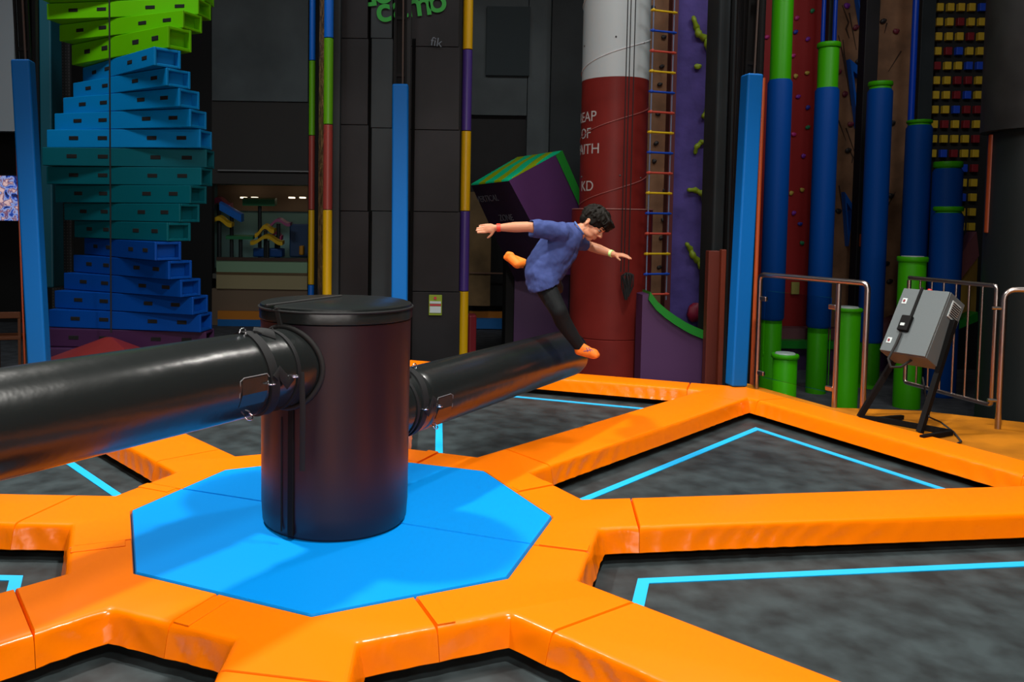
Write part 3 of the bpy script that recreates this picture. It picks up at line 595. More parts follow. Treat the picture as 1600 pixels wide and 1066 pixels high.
# dark column on the right
cr = P(1625, 400, 4.9); solo(MB().lathe([(.515, 0), (.515, P(1590, 200, 4.4).z - FL), (.50, P(1590, 196, 4.4).z - FL)], (cr.x, cr.y, FL), n=48), 'dark_column', sm('col_green_black', (.016, .021, .02), .5), 'big dark round column at the right edge, lower padded part', 'column', smooth=40)
solo(MB().lathe([(.50, P(1590, 196, 4.4).z), (.50, 5.2)], (P(1625, 100, 4.9).x, cr.y, 0), n=48), 'dark_column', sm('col_grey', (.03, .032, .03), .6, var=.3), 'upper dark grey part of the big round column at the right edge', 'column', smooth=40)
xo = P(1527, 300, 5.2).x; solo(MB().cyl((xo, 5.0, P(1527, 364, 5.0).z), (xo, 5.0, P(1535, 210, 5.0).z), .032, n=16), 'orange_bar', m_orangep, 'vertical orange padded bar on the big dark column', 'bar', smooth=50, bevel=.01)
# ------------------------------------------------------------------ trampoline deck
Mk = [(.89, .925), (1.226, .071), (.86, -.824), (-.005, -1.219), (-.855, -.851), (-1.21, .02), (-.87, .79), (.04, 1.18)]
Ok = [(3.066, 3.219), (4.20, .47), (3.08, -3.03), (0, -4.4), (-3.1, -3.1), (-4.35, .05), (-3.0, 3.17), (.018, 4.408)]
Bl = [(.991, 44.7), (.991, 0), (.997, -43.2), (1.014, -88.8), (.992, -136.3), (.988, -179.7), (.97, 138.0), (.96, 93.5)]
Bl = [V((r * cos(R(a)), r * sin(R(a)))) for r, a in Bl]; Mk = [V(p) for p in Mk]; Ok = [V(p) for p in Ok]
HW = .232; TH = .115; ZB = -.16; RW = .33
def isect(p, d, q, e):
    den = d.x * e.y - d.y * e.x; t = ((q.x - p.x) * e.y - (q.y - p.y) * e.x) / den; return p + d * t
def perp(d): return V((-d.y, d.x))
sd = [(Ok[k] - Mk[k]).normalized() for k in range(8)]
# spoke edges: k 'ccw' side = +perp, 'cw' side = -perp ; order k increases clockwise
bedc = []; outc = []; inl = []
for k in range(8):
    j = (k + 1) % 8   # bed k lies between spoke k (its clockwise side) and spoke j (its ccw side)
    p1 = Mk[k] - perp(sd[k]) * HW; p2 = Mk[j] + perp(sd[j]) * HW
    mid = (sd[k] + sd[j]).normalized(); di = perp(mid)
    dist = 1.20 if k not in (5, 6) else 1.17
    base = mid * dist + V((-.0, -.0))
    a = isect(base, di, p1, sd[k]); b = isect(base, di, p2, sd[j])
    od = (Ok[j] - Ok[k]).normalized(); on = perp(od); on = on if on.dot(-mid) > 0 else -on
    oq = Ok[k] + on * RW
    c_ = isect(oq, od, p2, sd[j]); d_ = isect(oq, od, p1, sd[k])
    bedc.append((a, b, c_, d_)); inl.append((base, di, mid)); outc.append((on, od))
sides = ['behind the drum to the right', 'at the right, far one', 'at the right, near one', 'nearest the camera, right', 'nearest the camera, left', 'at the left, near one', 'at the left, beyond the arm', 'behind the drum to the left']
bedlab = ['black wedge trampoline bed at the far right, before the right blue post', 'large black trampoline bed in the right foreground', 'black trampoline bed at the bottom middle of the picture', 'black trampoline bed at the bottom left of the picture', 'black trampoline bed cut by the left edge of the picture', 'black trampoline bed beneath the left black arm', 'black trampoline bed behind the drum on the left', 'black trampoline bed under the leaping boy']
for k in range(8):
    a, b, c_, d_ = bedc[k]; cen = (a + b + c_ + d_) / 4
    t = thing('trampoline_bed', bedlab[k], 'trampoline', (cen.x, cen.y, ZB))
    g = .12; ring = []
    q = [a, b, c_, d_]; n = 4
    def inset(q, d):
        out = []; cc_ = sum(q, V((0, 0))) / 4
        for i in range(4):
            p0, p1, p2 = q[i - 1], q[i], q[(i + 1) % 4]; e1 = (p1 - p0).normalized(); e2 = (p2 - p1).normalized()
            n1 = perp(e1); n2 = perp(e2)
            if n1.dot(cc_ - p1) < 0: n1 = -n1
            if n2.dot(cc_ - p1) < 0: n2 = -n2
            out.append(isect(p1 + n1 * d, e1, p1 + n2 * d, e2))
        return out
    o_ = inset(q, -.1); MB().prism([(p.x - cen.x, p.y - cen.y) for p in o_], -.02, 0).build('jumping_mat', m_bed, t)
    i1 = inset(q, .155); i2 = inset(q, .205); mb = MB()
    for i in range(4):
        j = (i + 1) % 4; mb.prism([(p.x - cen.x, p.y - cen.y) for p in (i1[i], i1[j], i2[j], i2[i])], -.001, .004)
    mb.build('boundary_line', m_line, t)
def pad(poly, label, name='foam_pad', grp=None, m=None, top=0., th=TH, er=1., op=()):
    c = sum(poly, V((0, 0))) / len(poly); mb = MB(); n = len(poly)
    ar = sum(poly[i].x * poly[(i + 1) % n].y - poly[(i + 1) % n].x * poly[i].y for i in range(n)); 
    opn = [i in op for i in range(n)]
    if ar <= 0: poly = poly[::-1]; opn = [opn[(n - 2 - i) % n] for i in range(n)]
    L = [p - c for p in poly]
    def ins(d, dc):
        out = []
        for i in range(n):
            p0, p1, p2 = L[i - 1], L[i], L[(i + 1) % n]; e1 = (p1 - p0).normalized(); e2 = (p2 - p1).normalized(); n1 = perp(e1); n2 = perp(e2)
            d1 = d if opn[i - 1] else dc; d2 = d if opn[i] else dc
            if abs(e1.x * e2.y - e1.y * e2.x) < .12: out.append(p1 + (n1 * d1 + n2 * d2) / 2)
            else: out.append(isect(p1 + n1 * d1, e1, p1 + n2 * d2, e2))
        return out
    g = .0022; lv = [(g + .005, -th, .5), (g - .002, -th + .006, .6), (g + .002, -th + .022, .9), (g + .006 * er, -.075, 1), (g + .010 * er, -.058, 1), (g + .014 * er, -.042, .9), (g + .019 * er, -.027, .6), (g + .025 * er, -.013, .25), (g + .034 * er, -.004, 0), (g + .05 * er, 0, 0)]
    ph = [random.uniform(0, 6.28) for _ in range(5)]; cnts = [max(1, int((L[(i + 1) % n] - L[i]).length / .022)) for i in range(n)]
    rings = []
    for d, z, e in lv:
        q = ins(d, g * .5 + max(0., z + .016) * .35); ring = []
        for i in range(n):
            p, p2 = q[i], q[(i + 1) % n]; le = (p2 - p).length; nin = perp((p2 - p).normalized()); k = cnts[i]
            for t in range(k):
                sl = le * t / k; env = min(1, sl / .05, (le - sl) / .05) * e if opn[i] else 0.
                amp = .5 + .5 * sin(sl * 3.1 + ph[0] + i); x1 = sl * 48 + z * 60 * sin(sl * 2 + ph[1]) + 2.2 * sin(sl * 7 + ph[2]); x2 = sl * 95 + z * 110 + 2.5 * sin(sl * 11 + ph[3])
                f = (.6 * abs(sin(x1 * .5)) ** .7 + .4 * (.5 + .5 * sin(x2)) * amp) * (.35 + .65 * amp)
                pt = p.lerp(p2, t / k) + nin * (.015 * er * f * env); ring.append(V((pt.x, pt.y, z)))
        rings.append(ring)
    N_ = len(rings[0]); vs = [p for r in rings for p in r]; fs = []; mi = []
    for a in range(len(rings) - 1):
        for i in range(N_):
            j = (i + 1) % N_; fs.append((a * N_ + i, a * N_ + j, (a + 1) * N_ + j, (a + 1) * N_ + i)); mi.append(1 if a < 8 else 0)
    fs += [tuple(range(N_))[::-1], tuple((len(rings) - 1) * N_ + i for i in range(N_))]; mi += [0, 0]
    mb.add(vs, fs); mb.mi = mi
    o = mb.build(name, m or [m_orange, m_orange_side], smooth=50); o.location = (c.x, c.y, top)
    return tag(o, label, 'foam pad', grp)
rl_ = ['the spoke to the right blue post', 'the spoke to the right edge', 'the right foreground spoke', 'the bottom centre spoke', 'the lower left spoke', 'the left edge spoke', 'the spoke to the left blue post', 'the spoke behind the drum']
S0 = []; S1 = []
for k in range(8):
    i = (k - 1) % 8   # bed i is on the ccw side of spoke k
    a_, b_, c1, d1 = bedc[i]; a2, b2, c2, d2 = bedc[k]
    m_in_ccw = (Bl[i] + Bl[k]) / 2; m_in_cw = (Bl[k] + Bl[(k + 1) % 8]) / 2
    m_out_ccw = (bedc[i][0] + bedc[i][1]) / 2; m_out_cw = (bedc[k][0] + bedc[k][1]) / 2
    sL = bedc[i][1] + sd[k] * .24; sR = bedc[k][0] + sd[k] * .16   # seam across the spoke
    rp_ = pad([m_in_ccw, Bl[k], m_in_cw, m_out_cw, bedc[k][0], sR, sL, bedc[i][1], m_out_ccw], 'orange ring pad beside the blue mat, root of ' + rl_[k], grp='orange ring pads', op=(3, 4, 6, 7))
    fd = (m_out_cw - m_in_cw).normalized(); fp = m_in_cw + fd * .03 - rp_.location.xy; fw = perp(fd) * .045; fl = fd * ((m_out_cw - m_in_cw).length - .07)
    if fw.dot(sd[k]) < 0: fw = -fw
    MB().prism([tuple(p) for p in (fp + fw * .12, fp + fw * 1.6, fp + fw * 1.6 + fl, fp + fw * .12 + fl)], -.002, .004).build('hook_flap', m_orange, rp_, bevel=.0015)
    # spoke pad to the outer corner pad
    eL = bedc[i][2] - sd[k] * .12; eR = bedc[k][3] - sd[k] * .12
    pad([sL, sR, eR, eL], 'long orange pad covering ' + rl_[k], grp='orange spoke pads', op=(1, 3))
    s = .46; wccw = -outc[i][1]; wcw = outc[k][1]
    pc = [Ok[k], Ok[k] + wcw * s, Ok[k] + wcw * s + outc[k][0] * RW]
    pc += [bedc[k][3]] + [eR, eL] + [bedc[i][2]] + [Ok[k] + wccw * s + outc[i][0] * RW, Ok[k] + wccw * s]
    pad(pc, 'orange corner pad at the outer end of ' + rl_[k], grp='orange corner pads', op=(2, 3, 5, 6))
for k in range(8):
    j = (k + 1) % 8; s = .46; on, od = outc[k]
    pad([Ok[k] + od * s, Ok[j] - od * s, Ok[j] - od * s + on * RW, Ok[k] + od * s + on * RW], 'long orange outer edge pad of the ' + ['far right bed', 'right foreground bed', 'bottom middle bed', 'bottom left bed', 'left edge bed', 'bed beneath the left arm', 'bed behind the drum', 'bed under the boy'][k], grp='orange outer pads', op=(2,))
# blue centre mat, two halves
seam1 = Bl[1] * .5 + Bl[2] * .5; seam2 = Bl[5] * .5 + Bl[6] * .5
sc = V((-.03, -.03))
pad([seam2, Bl[6], Bl[7], Bl[0], Bl[1], seam1], 'bright blue centre mat, far half behind the drum', 'centre_mat', m=[m_blue, m_blue], top=.004, th=.12, er=.25)
pad([seam1, Bl[2], Bl[3], Bl[4], Bl[5], seam2], 'bright blue centre mat, near half in front of the drum', 'centre_mat', m=[m_blue, m_blue], top=.004, th=.12, er=.25)
# steel frame under pads: black
mb = MB()
for k in range(8):
    i = (k - 1) % 8; d = sd[k]
    q = [Mk[k] * .3 + perp(d) * .1, Mk[k] * .3 - perp(d) * .1, Ok[k] - perp(d) * .1 - d * .1, Ok[k] + perp(d) * .1 - d * .1]; mb.prism([tuple(p) for p in q], -.15, -TH - .004)
struct(mb, 'floor_frame', m_black)
mb = MB(); mb.prism([tuple(p * .995) for p in Ok], FL, ZB - .03); struct(mb, 'floor_deck', m_void)
mb = MB()
for k in range(8):
    j = (k + 1) % 8; on, od = outc[k]; mb.prism([tuple(p) for p in (Ok[k] + on * .02, Ok[j] + on * .02, Ok[j] + on * .06, Ok[k] + on * .06)], ZB - .04, -TH - .002)
struct(mb, 'trim_4', m_void)
# orange carpeted deck at the right
far = [PZ(1250, 620), PZ(1300, 633), PZ(1440, 638), PZ(1600, 656), PZ(1760, 690)]
pl = [tuple(Ok[0] + (Ok[0] - Ok[1]) * .0)] + [(3.15, 3.55)] + [(p.x, p.y) for p in far[1:]] + [(5.6, -1.2), tuple(Ok[2] * .3 + Ok[1] * .7)] + [tuple(Ok[1])]
struct(MB().prism(pl, FL, -.02), 'floor_side_deck', m_deckfl)
# ------------------------------------------------------------------ drum and arms
DC_ = V((-.0254, -.0418, 0))
dr = thing('sweeper_drum', 'black padded drum standing on the blue centre mat', 'drum', DC_ + V((0, 0, .004)))
H = 1.005
MB().lathe([(.315, 0), (.330, .02), (.336, .10), (.338, .5), (.341, H - .10), (.342, H - .075)], n=72).build('drum_body', m_blackd, dr, smooth=50)
MB().lathe([(.338, H - .075), (.347, H - .068), (.348, H - .03), (.342, H - .006), (.325, H)], n=72).build('top_cover', m_blackv, dr, smooth=50)
MB().tube([(.349 * cos(a), .349 * sin(a), H - .02) for a in [i * 2 * pi / 72 for i in range(73)]], .005, 6).build('piping', m_strap, dr, smooth=60)
# seams: cover split across the top, zip down the body
az = R(-98); 
def onR(a, r, z): return V((r * cos(a), r * sin(a), z))
pa = PZ(415, 480, H) - DC_; pb = PZ(533, 465, H) - DC_
MB().tube([V((pa.x, pa.y, H + .002)) * 1, V((pb.x, pb.y, H + .003))], .006, 6).build('top_seam', m_void, dr)
pn = PZ(448, 490, H - .03) - DC_; an = atan2(pn.y, pn.x)
MB().box(onR(an, .346, H - .045), (.012, .03, .085), M.Rotation(an, 3, 'Z') @ M.Rotation(R(18), 3, 'X')).build('cover_gap', m_void, dr, bevel=.006)
MB().box(onR(an, .340, H - .10), (.016, .018, .05), M.Rotation(an, 3, 'Z') @ M.Rotation(R(18), 3, 'X')).build('foam_showing', sm('foam_beige', (.35, .27, .17), .8), dr, bevel=.003)
us = PZ(466, 840, 0.0) - DC_; aS = atan2(us.y, us.x)
MB().box(onR(aS, .339, .30), (.014, .03, .56), M.Rotation(aS, 3, 'Z')).build('zip_flap', m_black, dr, bevel=.004)
MB().box(onR(aS - .16, .338, .28), (.006, .006, .5), M.Rotation(aS - .16, 3, 'Z')).build('side_seam', m_strap, dr)
AD = V((cos(R(57.27)), sin(R(57.27)), 0))
def arm(sgn, z, L, label):
    d = AD * sgn; base = DC_ + V((0, 0, z)); t = thing('rotating_boom', label, 'padded arm', base)
    r = .167; s0 = .26
    MB().tube([d * s for s in (s0, .58)], [r * .99, r * .99], 56).build('inner_sleeve', m_blackv, t, smooth=50)
    pts = [(.575, r * .97), (.59, r * 1.0), (.62, r * 1.01), (L - .05, r), (L - .02, r * .96), (L, r * .86)]
    MB().tube([d * s for s, _ in pts], [q for _, q in pts], 56).build('arm_cover', m_blackv, t, smooth=50)
    # opening collar where the arm enters the drum
    n = V((-d.y, d.x, 0)); ring = []
    for i in range(61):
        a = 2 * pi * i / 60; off = n * (r * 1.05) * cos(a) + V((0, 0, 1)) * (r * 1.05) * sin(a)
        s = sqrt(max(0, .342 ** 2 - (r * 1.05 * cos(a)) ** 2)); ring.append(off + d * (s + .002))
    MB().tube(ring, .011, 8).build('opening_rim', m_void, t, smooth=60)
    def band(s_, w_, tk, m, nm, tilt=0.):
        rg = []
        for i in range(49):
            a = 2 * pi * i / 48; rg.append(d * (s_ + tilt * cos(a - .6)) + n * (r + tk) * cos(a) + V((0, 0, 1)) * (r + tk) * sin(a))
        mb = MB(); rings = [];
        for p in rg[:-1]:
            o_ = (p - d * p.dot(d)).normalized(); rings.append([p - d * w_ / 2, p + d * w_ / 2, p + d * w_ / 2 - o_ * tk * 1.5, p - d * w_ / 2 - o_ * tk * 1.5])
        rings.append(rings[0]); mb.loft(rings, False); return mb.build(nm, m, t, smooth=40)
    band(.53, .045, .008, m_strap, 'strap', .05); band(.43, .02, .004, m_strap, 'strap', .0)
    # pocket flap outline and D rings on the camera side
    side = n if n.dot(CAM - base) > 0 else -n
    def onarm(s_, a, e=0.): return d * s_ + (side * cos(a) + V((0, 0, 1)) * sin(a)) * (r + e)
    for (s_, a) in ((.60, -.05), (.47, .0), (.60, 1.45), (.66, -.85)):
        c = onarm(s_, a, .012); o_ = side * cos(a) + V((0, 0, 1)) * sin(a); tg = d
        MB().tube([c + tg * .017 * cos(b) + o_ * .017 * sin(b) for b in [i * 2 * pi / 16 for i in range(17)]], .003, 6).build('d_ring', m_chrome, t, smooth=60)
    for (s_, a, w_) in ((.53, .02, .09), (.50, 1.3, .08)):
        pts = [onarm(s_ + w_ * q, a + .18 * sin(q * 6), .012) for q in (-.5, -.25, 0, .25, .5)]
        MB().tube(pts, [(.004, .02)] * 5, 8, up=tuple(side)).build('buckle_strap', m_strap, t, smooth=60)
    pl_ = [onarm(.75, -.25, .002), onarm(.75, .12, .002), onarm(.73, .18, .002), onarm(.61, .18, .002), onarm(.60, .1, .002)]
    MB().tube(pl_, .0022, 6).build('flap_seam', sm('seam_grey', (.16, .16, .17), .5), t)
    mb = MB(); rings = []
    for s_ in (.61, .68, .74): rings.append([onarm(s_, a, e) for a, e in ((-.5, .004), (-.2, .006), (.15, .004), (.15, 0), (-.5, 0))])
    mb.loft(rings).build('flap', m_blackv, t)
    return t, d, side
tA, dA, sA = arm(-1, .751, 2.6, 'high black padded arm sweeping towards the left foreground'); tB, dB, sB = arm(1, .4463, 2.60, 'low black padded arm reaching back right beneath the boy')
hs = MB().tube([DC_ + dA * .42 + sA * .17 + V((0, 0, .76)), DC_ + dA * .42 + sA * .178 + V((0, 0, .62)), DC_ + dA * .40 + sA * .16 + V((0, 0, .50)), DC_ + dA * .39 + sA * .15 + V((0, 0, .34))], [(.003, .012)] * 4, 8)
solo(hs, 'hanging_strap', m_strap, 'loose black strap dangling under the left arm beside the drum', 'strap', smooth=60)
# ------------------------------------------------------------------ padded posts with black masts
def post(ub, vb, u, vtop, rz, label, wd=.145):
    b_ = PZ(ub, vb); tp = P(u, vtop, b_.y); t = thing('padded_post', label, 'post', b_, 0); ax = tp - b_; zt = ax.length
    t.rotation_euler = (V((0, 0, 1)).rotation_difference(ax).to_matrix() @ M.Rotation(rz, 3, 'Z')).to_euler()   # the posts splay outwards a little
    mb = MB(); g = .0
    o = MB().box((0, 0, zt / 2 + .002), (wd, wd, zt)).build('blue_sleeve', m_post, t, bevel=.018, seg=3)
    mb = MB()
    for x in (-.05, .05): mb.box((x, .02, (zt + 6.0) / 2), (.018, .03, 6.0 - zt))
    z = zt + .1
    while z < 6: mb.box((0, .02, z), (.1, .02, .03)); z += .55
    mb.box((0, .05, (zt + 6) / 2), (.085, .01, 6 - zt)); mb.build('black_mast', m_black, t)
    mb = MB()
    MB().cyl((.02, 0, zt), (.03, 0, 6), .009, n=8).build('cable', sm('cable_brown', (.06, .04, .03), .6), t)
    return t
post(1150, 603, 1175, 117, R(8), 'right blue padded post at the corner of the deck', .14)
post(624, 562, 626, 133, R(0), 'middle blue padded post behind the drum', .155)
post(63, 592, 36, 95, R(8), 'left blue padded post rising behind the black arm', .15)
xx = P(16, 300, 3.6).x
solo(MB().cyl(P(40, 600, 3.3), P(21, 100, 3.3), .008, n=8), 'orange_pole', m_orangep, 'very thin red orange edge pole left of the left blue post', 'pole')
# folded nets beside the posts
def net(u0, u1, y, lab, amp=.03, vt=-150):
    zt_ = P(u0, vt, y).z
    a = P(u0, 300, y).x; b = P(u1, 300, y).x; mb = MB(); rings = []; n = 26
    for i in range(n + 1):
        s = i / n; x = a + (b - a) * s; yy = y + amp * sin(i * 1.9)
        rings.append([V((x, yy, FL)), V((x, yy, zt_)), V((x, yy + .012, zt_)), V((x, yy + .012, FL))])
    solo(mb.loft(rings), 'folded_net', sm('black_net', (.008, .008, .009), .8), lab, 'net')
net(641, 647, 5.0, 'gathered black net hanging right of the middle blue post', vt=60)
net(1143, 1160, 4.2, 'gathered black net hanging left of the right blue post')
net(54, 60, 4.3, 'gathered black net hanging right of the left blue post')
# ------------------------------------------------------------------ railings
def fillet(pts, r=.09, n=5):
    out = [pts[0]]
    for i in range(1, len(pts) - 1):
        a, b, c = V(pts[i - 1]), V(pts[i]), V(pts[i + 1]); u_ = (a - b).normalized(); w_ = (c - b).normalized(); p0 = b + u_ * r; p1 = b + w_ * r
        for k in range(n + 1): s = k / n; out.append(p0 * (1 - s) ** 2 + b * 2 * s * (1 - s) + p1 * s * s)
    out.append(pts[-1]); return [V(p) for p in out]
HR = .965
def at_top(u, v, h=HR): return PZ(u, v, h)
a = at_top(1188, 429); c_ = at_top(1356, 443); b = a + (c_ - a) * .76
r1 = thing('railing', 'stainless railing with glass pane right of the right blue post', 'railing', (a.x, a.y, -.02))
o0 = V((a.x, a.y, -.02)); 
def L(p, z=None): q = V(p) - o0; 
def loc(p, z): return V((p.x - a.x, p.y - a.y, z + .02))
MB().tube(fillet([loc(a, -.8), loc(a, HR), loc(c_, HR), loc(c_, -.02)], .05), .021, 12).build('top_rail', m_steel, r1, smooth=60)
MB().cyl(loc(b, -.02), loc(b, HR - .02), .02, n=12).build('post', m_steel, r1, smooth=60)
gp = a + (b - a) * .08; gq = a + (b - a) * .92; ang = atan2((b - a).y, (b - a).x); cc2 = (gp + gq) / 2
MB().box(loc(cc2, .46), ((gq - gp).length, .01, .74), M.Rotation(ang, 3, 'Z')).build('glass_pane', m_glassm, r1)
for s, z in ((.06, .76), (.06, .12), (.94, .76), (.94, .12)):
    MB().box(loc(a + (b - a) * s, z), (.07, .03, .04), M.Rotation(ang, 3, 'Z')).build('glass_clamp', m_steel, r1, bevel=.008)
# gate
ga = at_top(1421, 434); gb_ = at_top(1558, 447)
g1 = thing('gate', 'stainless barred gate behind the control cabinet', 'gate', (ga.x, ga.y, 0))
def lg(p, z): return V((p.x - ga.x, p.y - ga.y, z))
MB().tube(fillet([lg(ga, HR), lg(gb_, HR), lg(gb_, .08), lg(ga, .08), lg(ga, HR - .02)], .03), .017, 12).build('frame', m_steel, g1, smooth=60)
for k in range(1, 7): p = ga + (gb_ - ga) * k / 7; MB().cyl(lg(p, .08), lg(p, HR), .0085, n=8).build('bar', m_steel, g1, smooth=60)
ra = at_top(1570, 452); rb2 = ra + V((.55, -.22, 0)); r3 = thing('railing', 'stainless railing cut by the right edge of the picture', 'railing', (ra.x, ra.y, -.02))
MB().tube(fillet([V((0, 0, 0)), V((0, 0, HR + .02)), V((rb2.x - ra.x, rb2.y - ra.y, HR + .02)), V((rb2.x - ra.x, rb2.y - ra.y, 0))], .08), .02, 12).build('top_rail', m_steel, r3, smooth=60)
MB().cyl((-.07, .02, .85), (0, 0, .85), .012, n=8).build('hinge', m_steel, r3); MB().cyl((-.07, .02, .2), (0, 0, .2), .012, n=8).build('hinge', m_steel, r3)
# ------------------------------------------------------------------ control cabinet on its stand
YK = 1.95
e = [P(1414, 451, YK), P(1486, 458, YK)]
av = -R(24); Rz = M.Rotation(av, 3, 'Z')
eh = Rz @ V((.34, .35, .87)).normalized(); ed = Rz @ V((.30, .80, -.44)); ed = (ed - eh * ed.dot(eh)).normalized(); ew = ed.cross(eh).normalized()
ew = V((.467, -.884, .002)); ed = V((.769, .405, -.495)); eh = V((.437, .232, .869)); RC = M((ew, ed, eh)).transposed()
cc_ = V((3.7648, 1.95, .7234))      # middle of the front face
Dk = YK - CAM.y; W_ = .3355; H_ = .5074; D_ = .194
foot0 = PZ(1437, 676, -.02)
cb = thing('control_cabinet', 'grey metal control cabinet tilted on a black stand', 'cabinet', (foot0.x, foot0.y, -.02))
def kl(x, y, z): return cc_ + RC @ V((x, y, z)) - cb.location
MB().box(kl(0, D_ / 2, 0), (W_, D_, H_), RC).build('housing', m_cab, cb, bevel=.006)
MB().box(kl(0, -.008, 0), (W_ * .985, .016, H_ * .985), RC).build('door', m_cab, cb, bevel=.004)
for z in (.29, -.33):
    MB().box(kl(-W_ * .36, -.018, H_ * z), (.035, .006, .045), RC).build('lock_plate', m_white, cb, bevel=.003)
    MB().box(kl(-W_ * .36, -.023, H_ * z), (.012, .008, .018), RC).build('lock', sm('lock_red', (.2, .01, .02), .5), cb)
MB().box(kl(-.03, -.02, H_ * .27), (.02, .006, H_ * .5), RC @ M.Rotation(R(0), 3, 'Y')).build('strap', m_black, cb)
MB().box(kl(-.045, -.03, -H_ * .06), (.075, .035, .12), RC).build('remote_control', m_black, cb, bevel=.008)
MB().box(kl(-.05, -.049, -H_ * .09), (.03, .004, .02), RC).build('remote_label', m_white, cb)
MB().tube([kl(-.05, -.03, -H_ * .2), kl(-.05, -.035, -H_ * .4), kl(-.06, -.04, -H_ * .62), kl(-.035, -.02, -H_ * .72), kl(0, .03, -H_ * .66), kl(.02, .08, -H_ * .5)], .009, 8).build('cable', m_rope, cb, smooth=60)
MB().cyl(kl(-.01, .04, H_ * .5), kl(-.01, .04, H_ * .5 + .025), .016, n=14).build('stop_button', sm('button_red', (.6, .03, .02), .4), cb)
mb = MB().box(kl(W_ / 2 + .004, D_ * .5, H_ * .3), (.006, D_ * .55, H_ * .24), RC); mb.build('vent_plate', m_white, cb)
mb = MB()
for i in range(7): mb.box(kl(W_ / 2 + .009, D_ * .5, H_ * (.3 + (i - 3) * .03)), (.006, D_ * .46, .006), RC)
mb.build('vent_slats', m_hole, cb)
def gl(p): return V(p) - cb.location
lf = PZ(1343, 652, -.0); rf = PZ(1437, 676, -.0)
tL = kl(-W_ * .42, D_ * .9, -H_ * .2); tR = kl(W_ / 2 + .02, D_ * .55, H_ * .18)
def bar(p, q, w_, nm):
    t = (q - p).normalized(); x = V((0, 0, 1)).cross(t).normalized(); y = t.cross(x); mb = MB(); h_ = w_ / 2
    mb.hexa([p + x * a_ * h_ + y * b_ * h_ for a_, b_ in ((-1, -1), (1, -1), (1, 1), (-1, 1))] + [q + x * a_ * h_ + y * b_ * h_ for a_, b_ in ((-1, -1), (1, -1), (1, 1), (-1, 1))]); mb.build(nm, m_black, cb)
bar(gl(rf), tR, .035, 'stand_leg'); bar(gl(lf), tL, .035, 'stand_leg')
f1 = PZ(1372, 655, 0); f2 = PZ(1486, 676, 0); f3 = PZ(1400, 665, 0)
bar(gl(f1), gl(f2), .035, 'stand_foot'); bar(gl(f2) , gl(PZ(1440, 684, 0)), .03, 'stand_foot'); bar(gl(f1), gl(PZ(1410, 652, 0)), .03, 'stand_foot'); bar(gl(f1), gl(lf), .03, 'stand_foot')
solo(MB().tube([PZ(1442, 590, .28), PZ(1450, 640, .1), PZ(1452, 652, .12), PZ(1470, 660, .03), PZ(1490, 675, -.01), PZ(1502, 690, -.01), PZ(1494, 694, -.01)], .006, 8), 'power_cable', m_rope, 'black power cable looping onto the orange floor behind the cabinet', 'cable', smooth=60)
# ------------------------------------------------------------------ the boy
YP = 1.60
def J(u, v, y): return P(u, v, y)
o_b = J(850, 430, YP)
boy = None
def organic(mb, name, m, vox, smooth_it=4, parent=None, disp=0):
    o = mb.build(name, m, smooth=180)
    r = o.modifiers.new('remesh', 'REMESH'); r.mode = 'VOXEL'; r.voxel_size = vox; r.use_smooth_shade = True
    s = o.modifiers.new('smooth', 'SMOOTH'); s.factor = .5; s.iterations = smooth_it
    if parent: o.parent = parent
    return o
# head frame
hf = M.Rotation(R(-5), 3, 'Z') @ V((.66, -.34, -.67)).normalized(); hu = M.Rotation(R(-5), 3, 'Z') @ V((.70, -.02, .70)); hu = (hu - hf * hu.dot(hf)).normalized(); hs_ = hf.cross(hu).normalized()   # hs_ points to the near (camera) side
HC = J(927, 350.5, 1.56)
def hp(f, s, u): return HC + hf * f + hs_ * s + hu * u
HR3 = M((hf, hs_, hu)).transposed()
mb = MB()
mb.ball(hp(-.008, 0, .02), (.090, .070, .085), HR3, 20, 14)            # cranium
mb.ball(hp(.022, 0, -.035), (.058, .055, .062), HR3, 16, 12)            # face mass
mb.ball(hp(.045, 0, -.082), (.024, .024, .020), HR3, 12, 8)             # chin
mb.ball(hp(.020, .030, -.060), (.045, .022, .028), HR3); mb.ball(hp(.020, -.030, -.060), (.045, .022, .028), HR3)   # jaw
mb.ball(hp(.052, .030, -.030), (.024, .020, .020), HR3); mb.ball(hp(.052, -.030, -.030), (.024, .020, .020), HR3)   # cheeks
mb.ball(hp(.062, 0, .018), (.022, .045, .022), HR3)                      # brow
mb.cap(hp(.076, 0, .004), hp(.096, 0, -.024), .007, .0105); mb.ball(hp(.086, .010, -.030), (.009, .007, .006), HR3); mb.ball(hp(.086, -.010, -.030), (.009, .007, .006), HR3)  # nose
mb.cap(hp(.072, .016, -.0545), hp(.078, 0, -.053), .0055, .0065); mb.cap(hp(.072, -.016, -.0545), hp(.078, 0, -.053), .0055, .0065)
mb.cap(hp(.070, .013, -.062), hp(.075, 0, -.063), .006, .0068); mb.cap(hp(.070, -.013, -.062), hp(.075, 0, -.063), .006, .0068)
for s in (1, -1):
    mb.ball(hp(-.020, s * .071, -.018), (.013, .006, .022), HR3 @ M.Rotation(s * .3, 3, 'Z')); mb.ball(hp(-.014, s * .070, -.038), (.008, .006, .010), HR3)
    mb.tube([hp(-.020 + .013 * cos(a), s * .076, -.016 + .020 * sin(a)) for a in [(-1.2 + i * .5) for i in range(9)]], .004, 6)
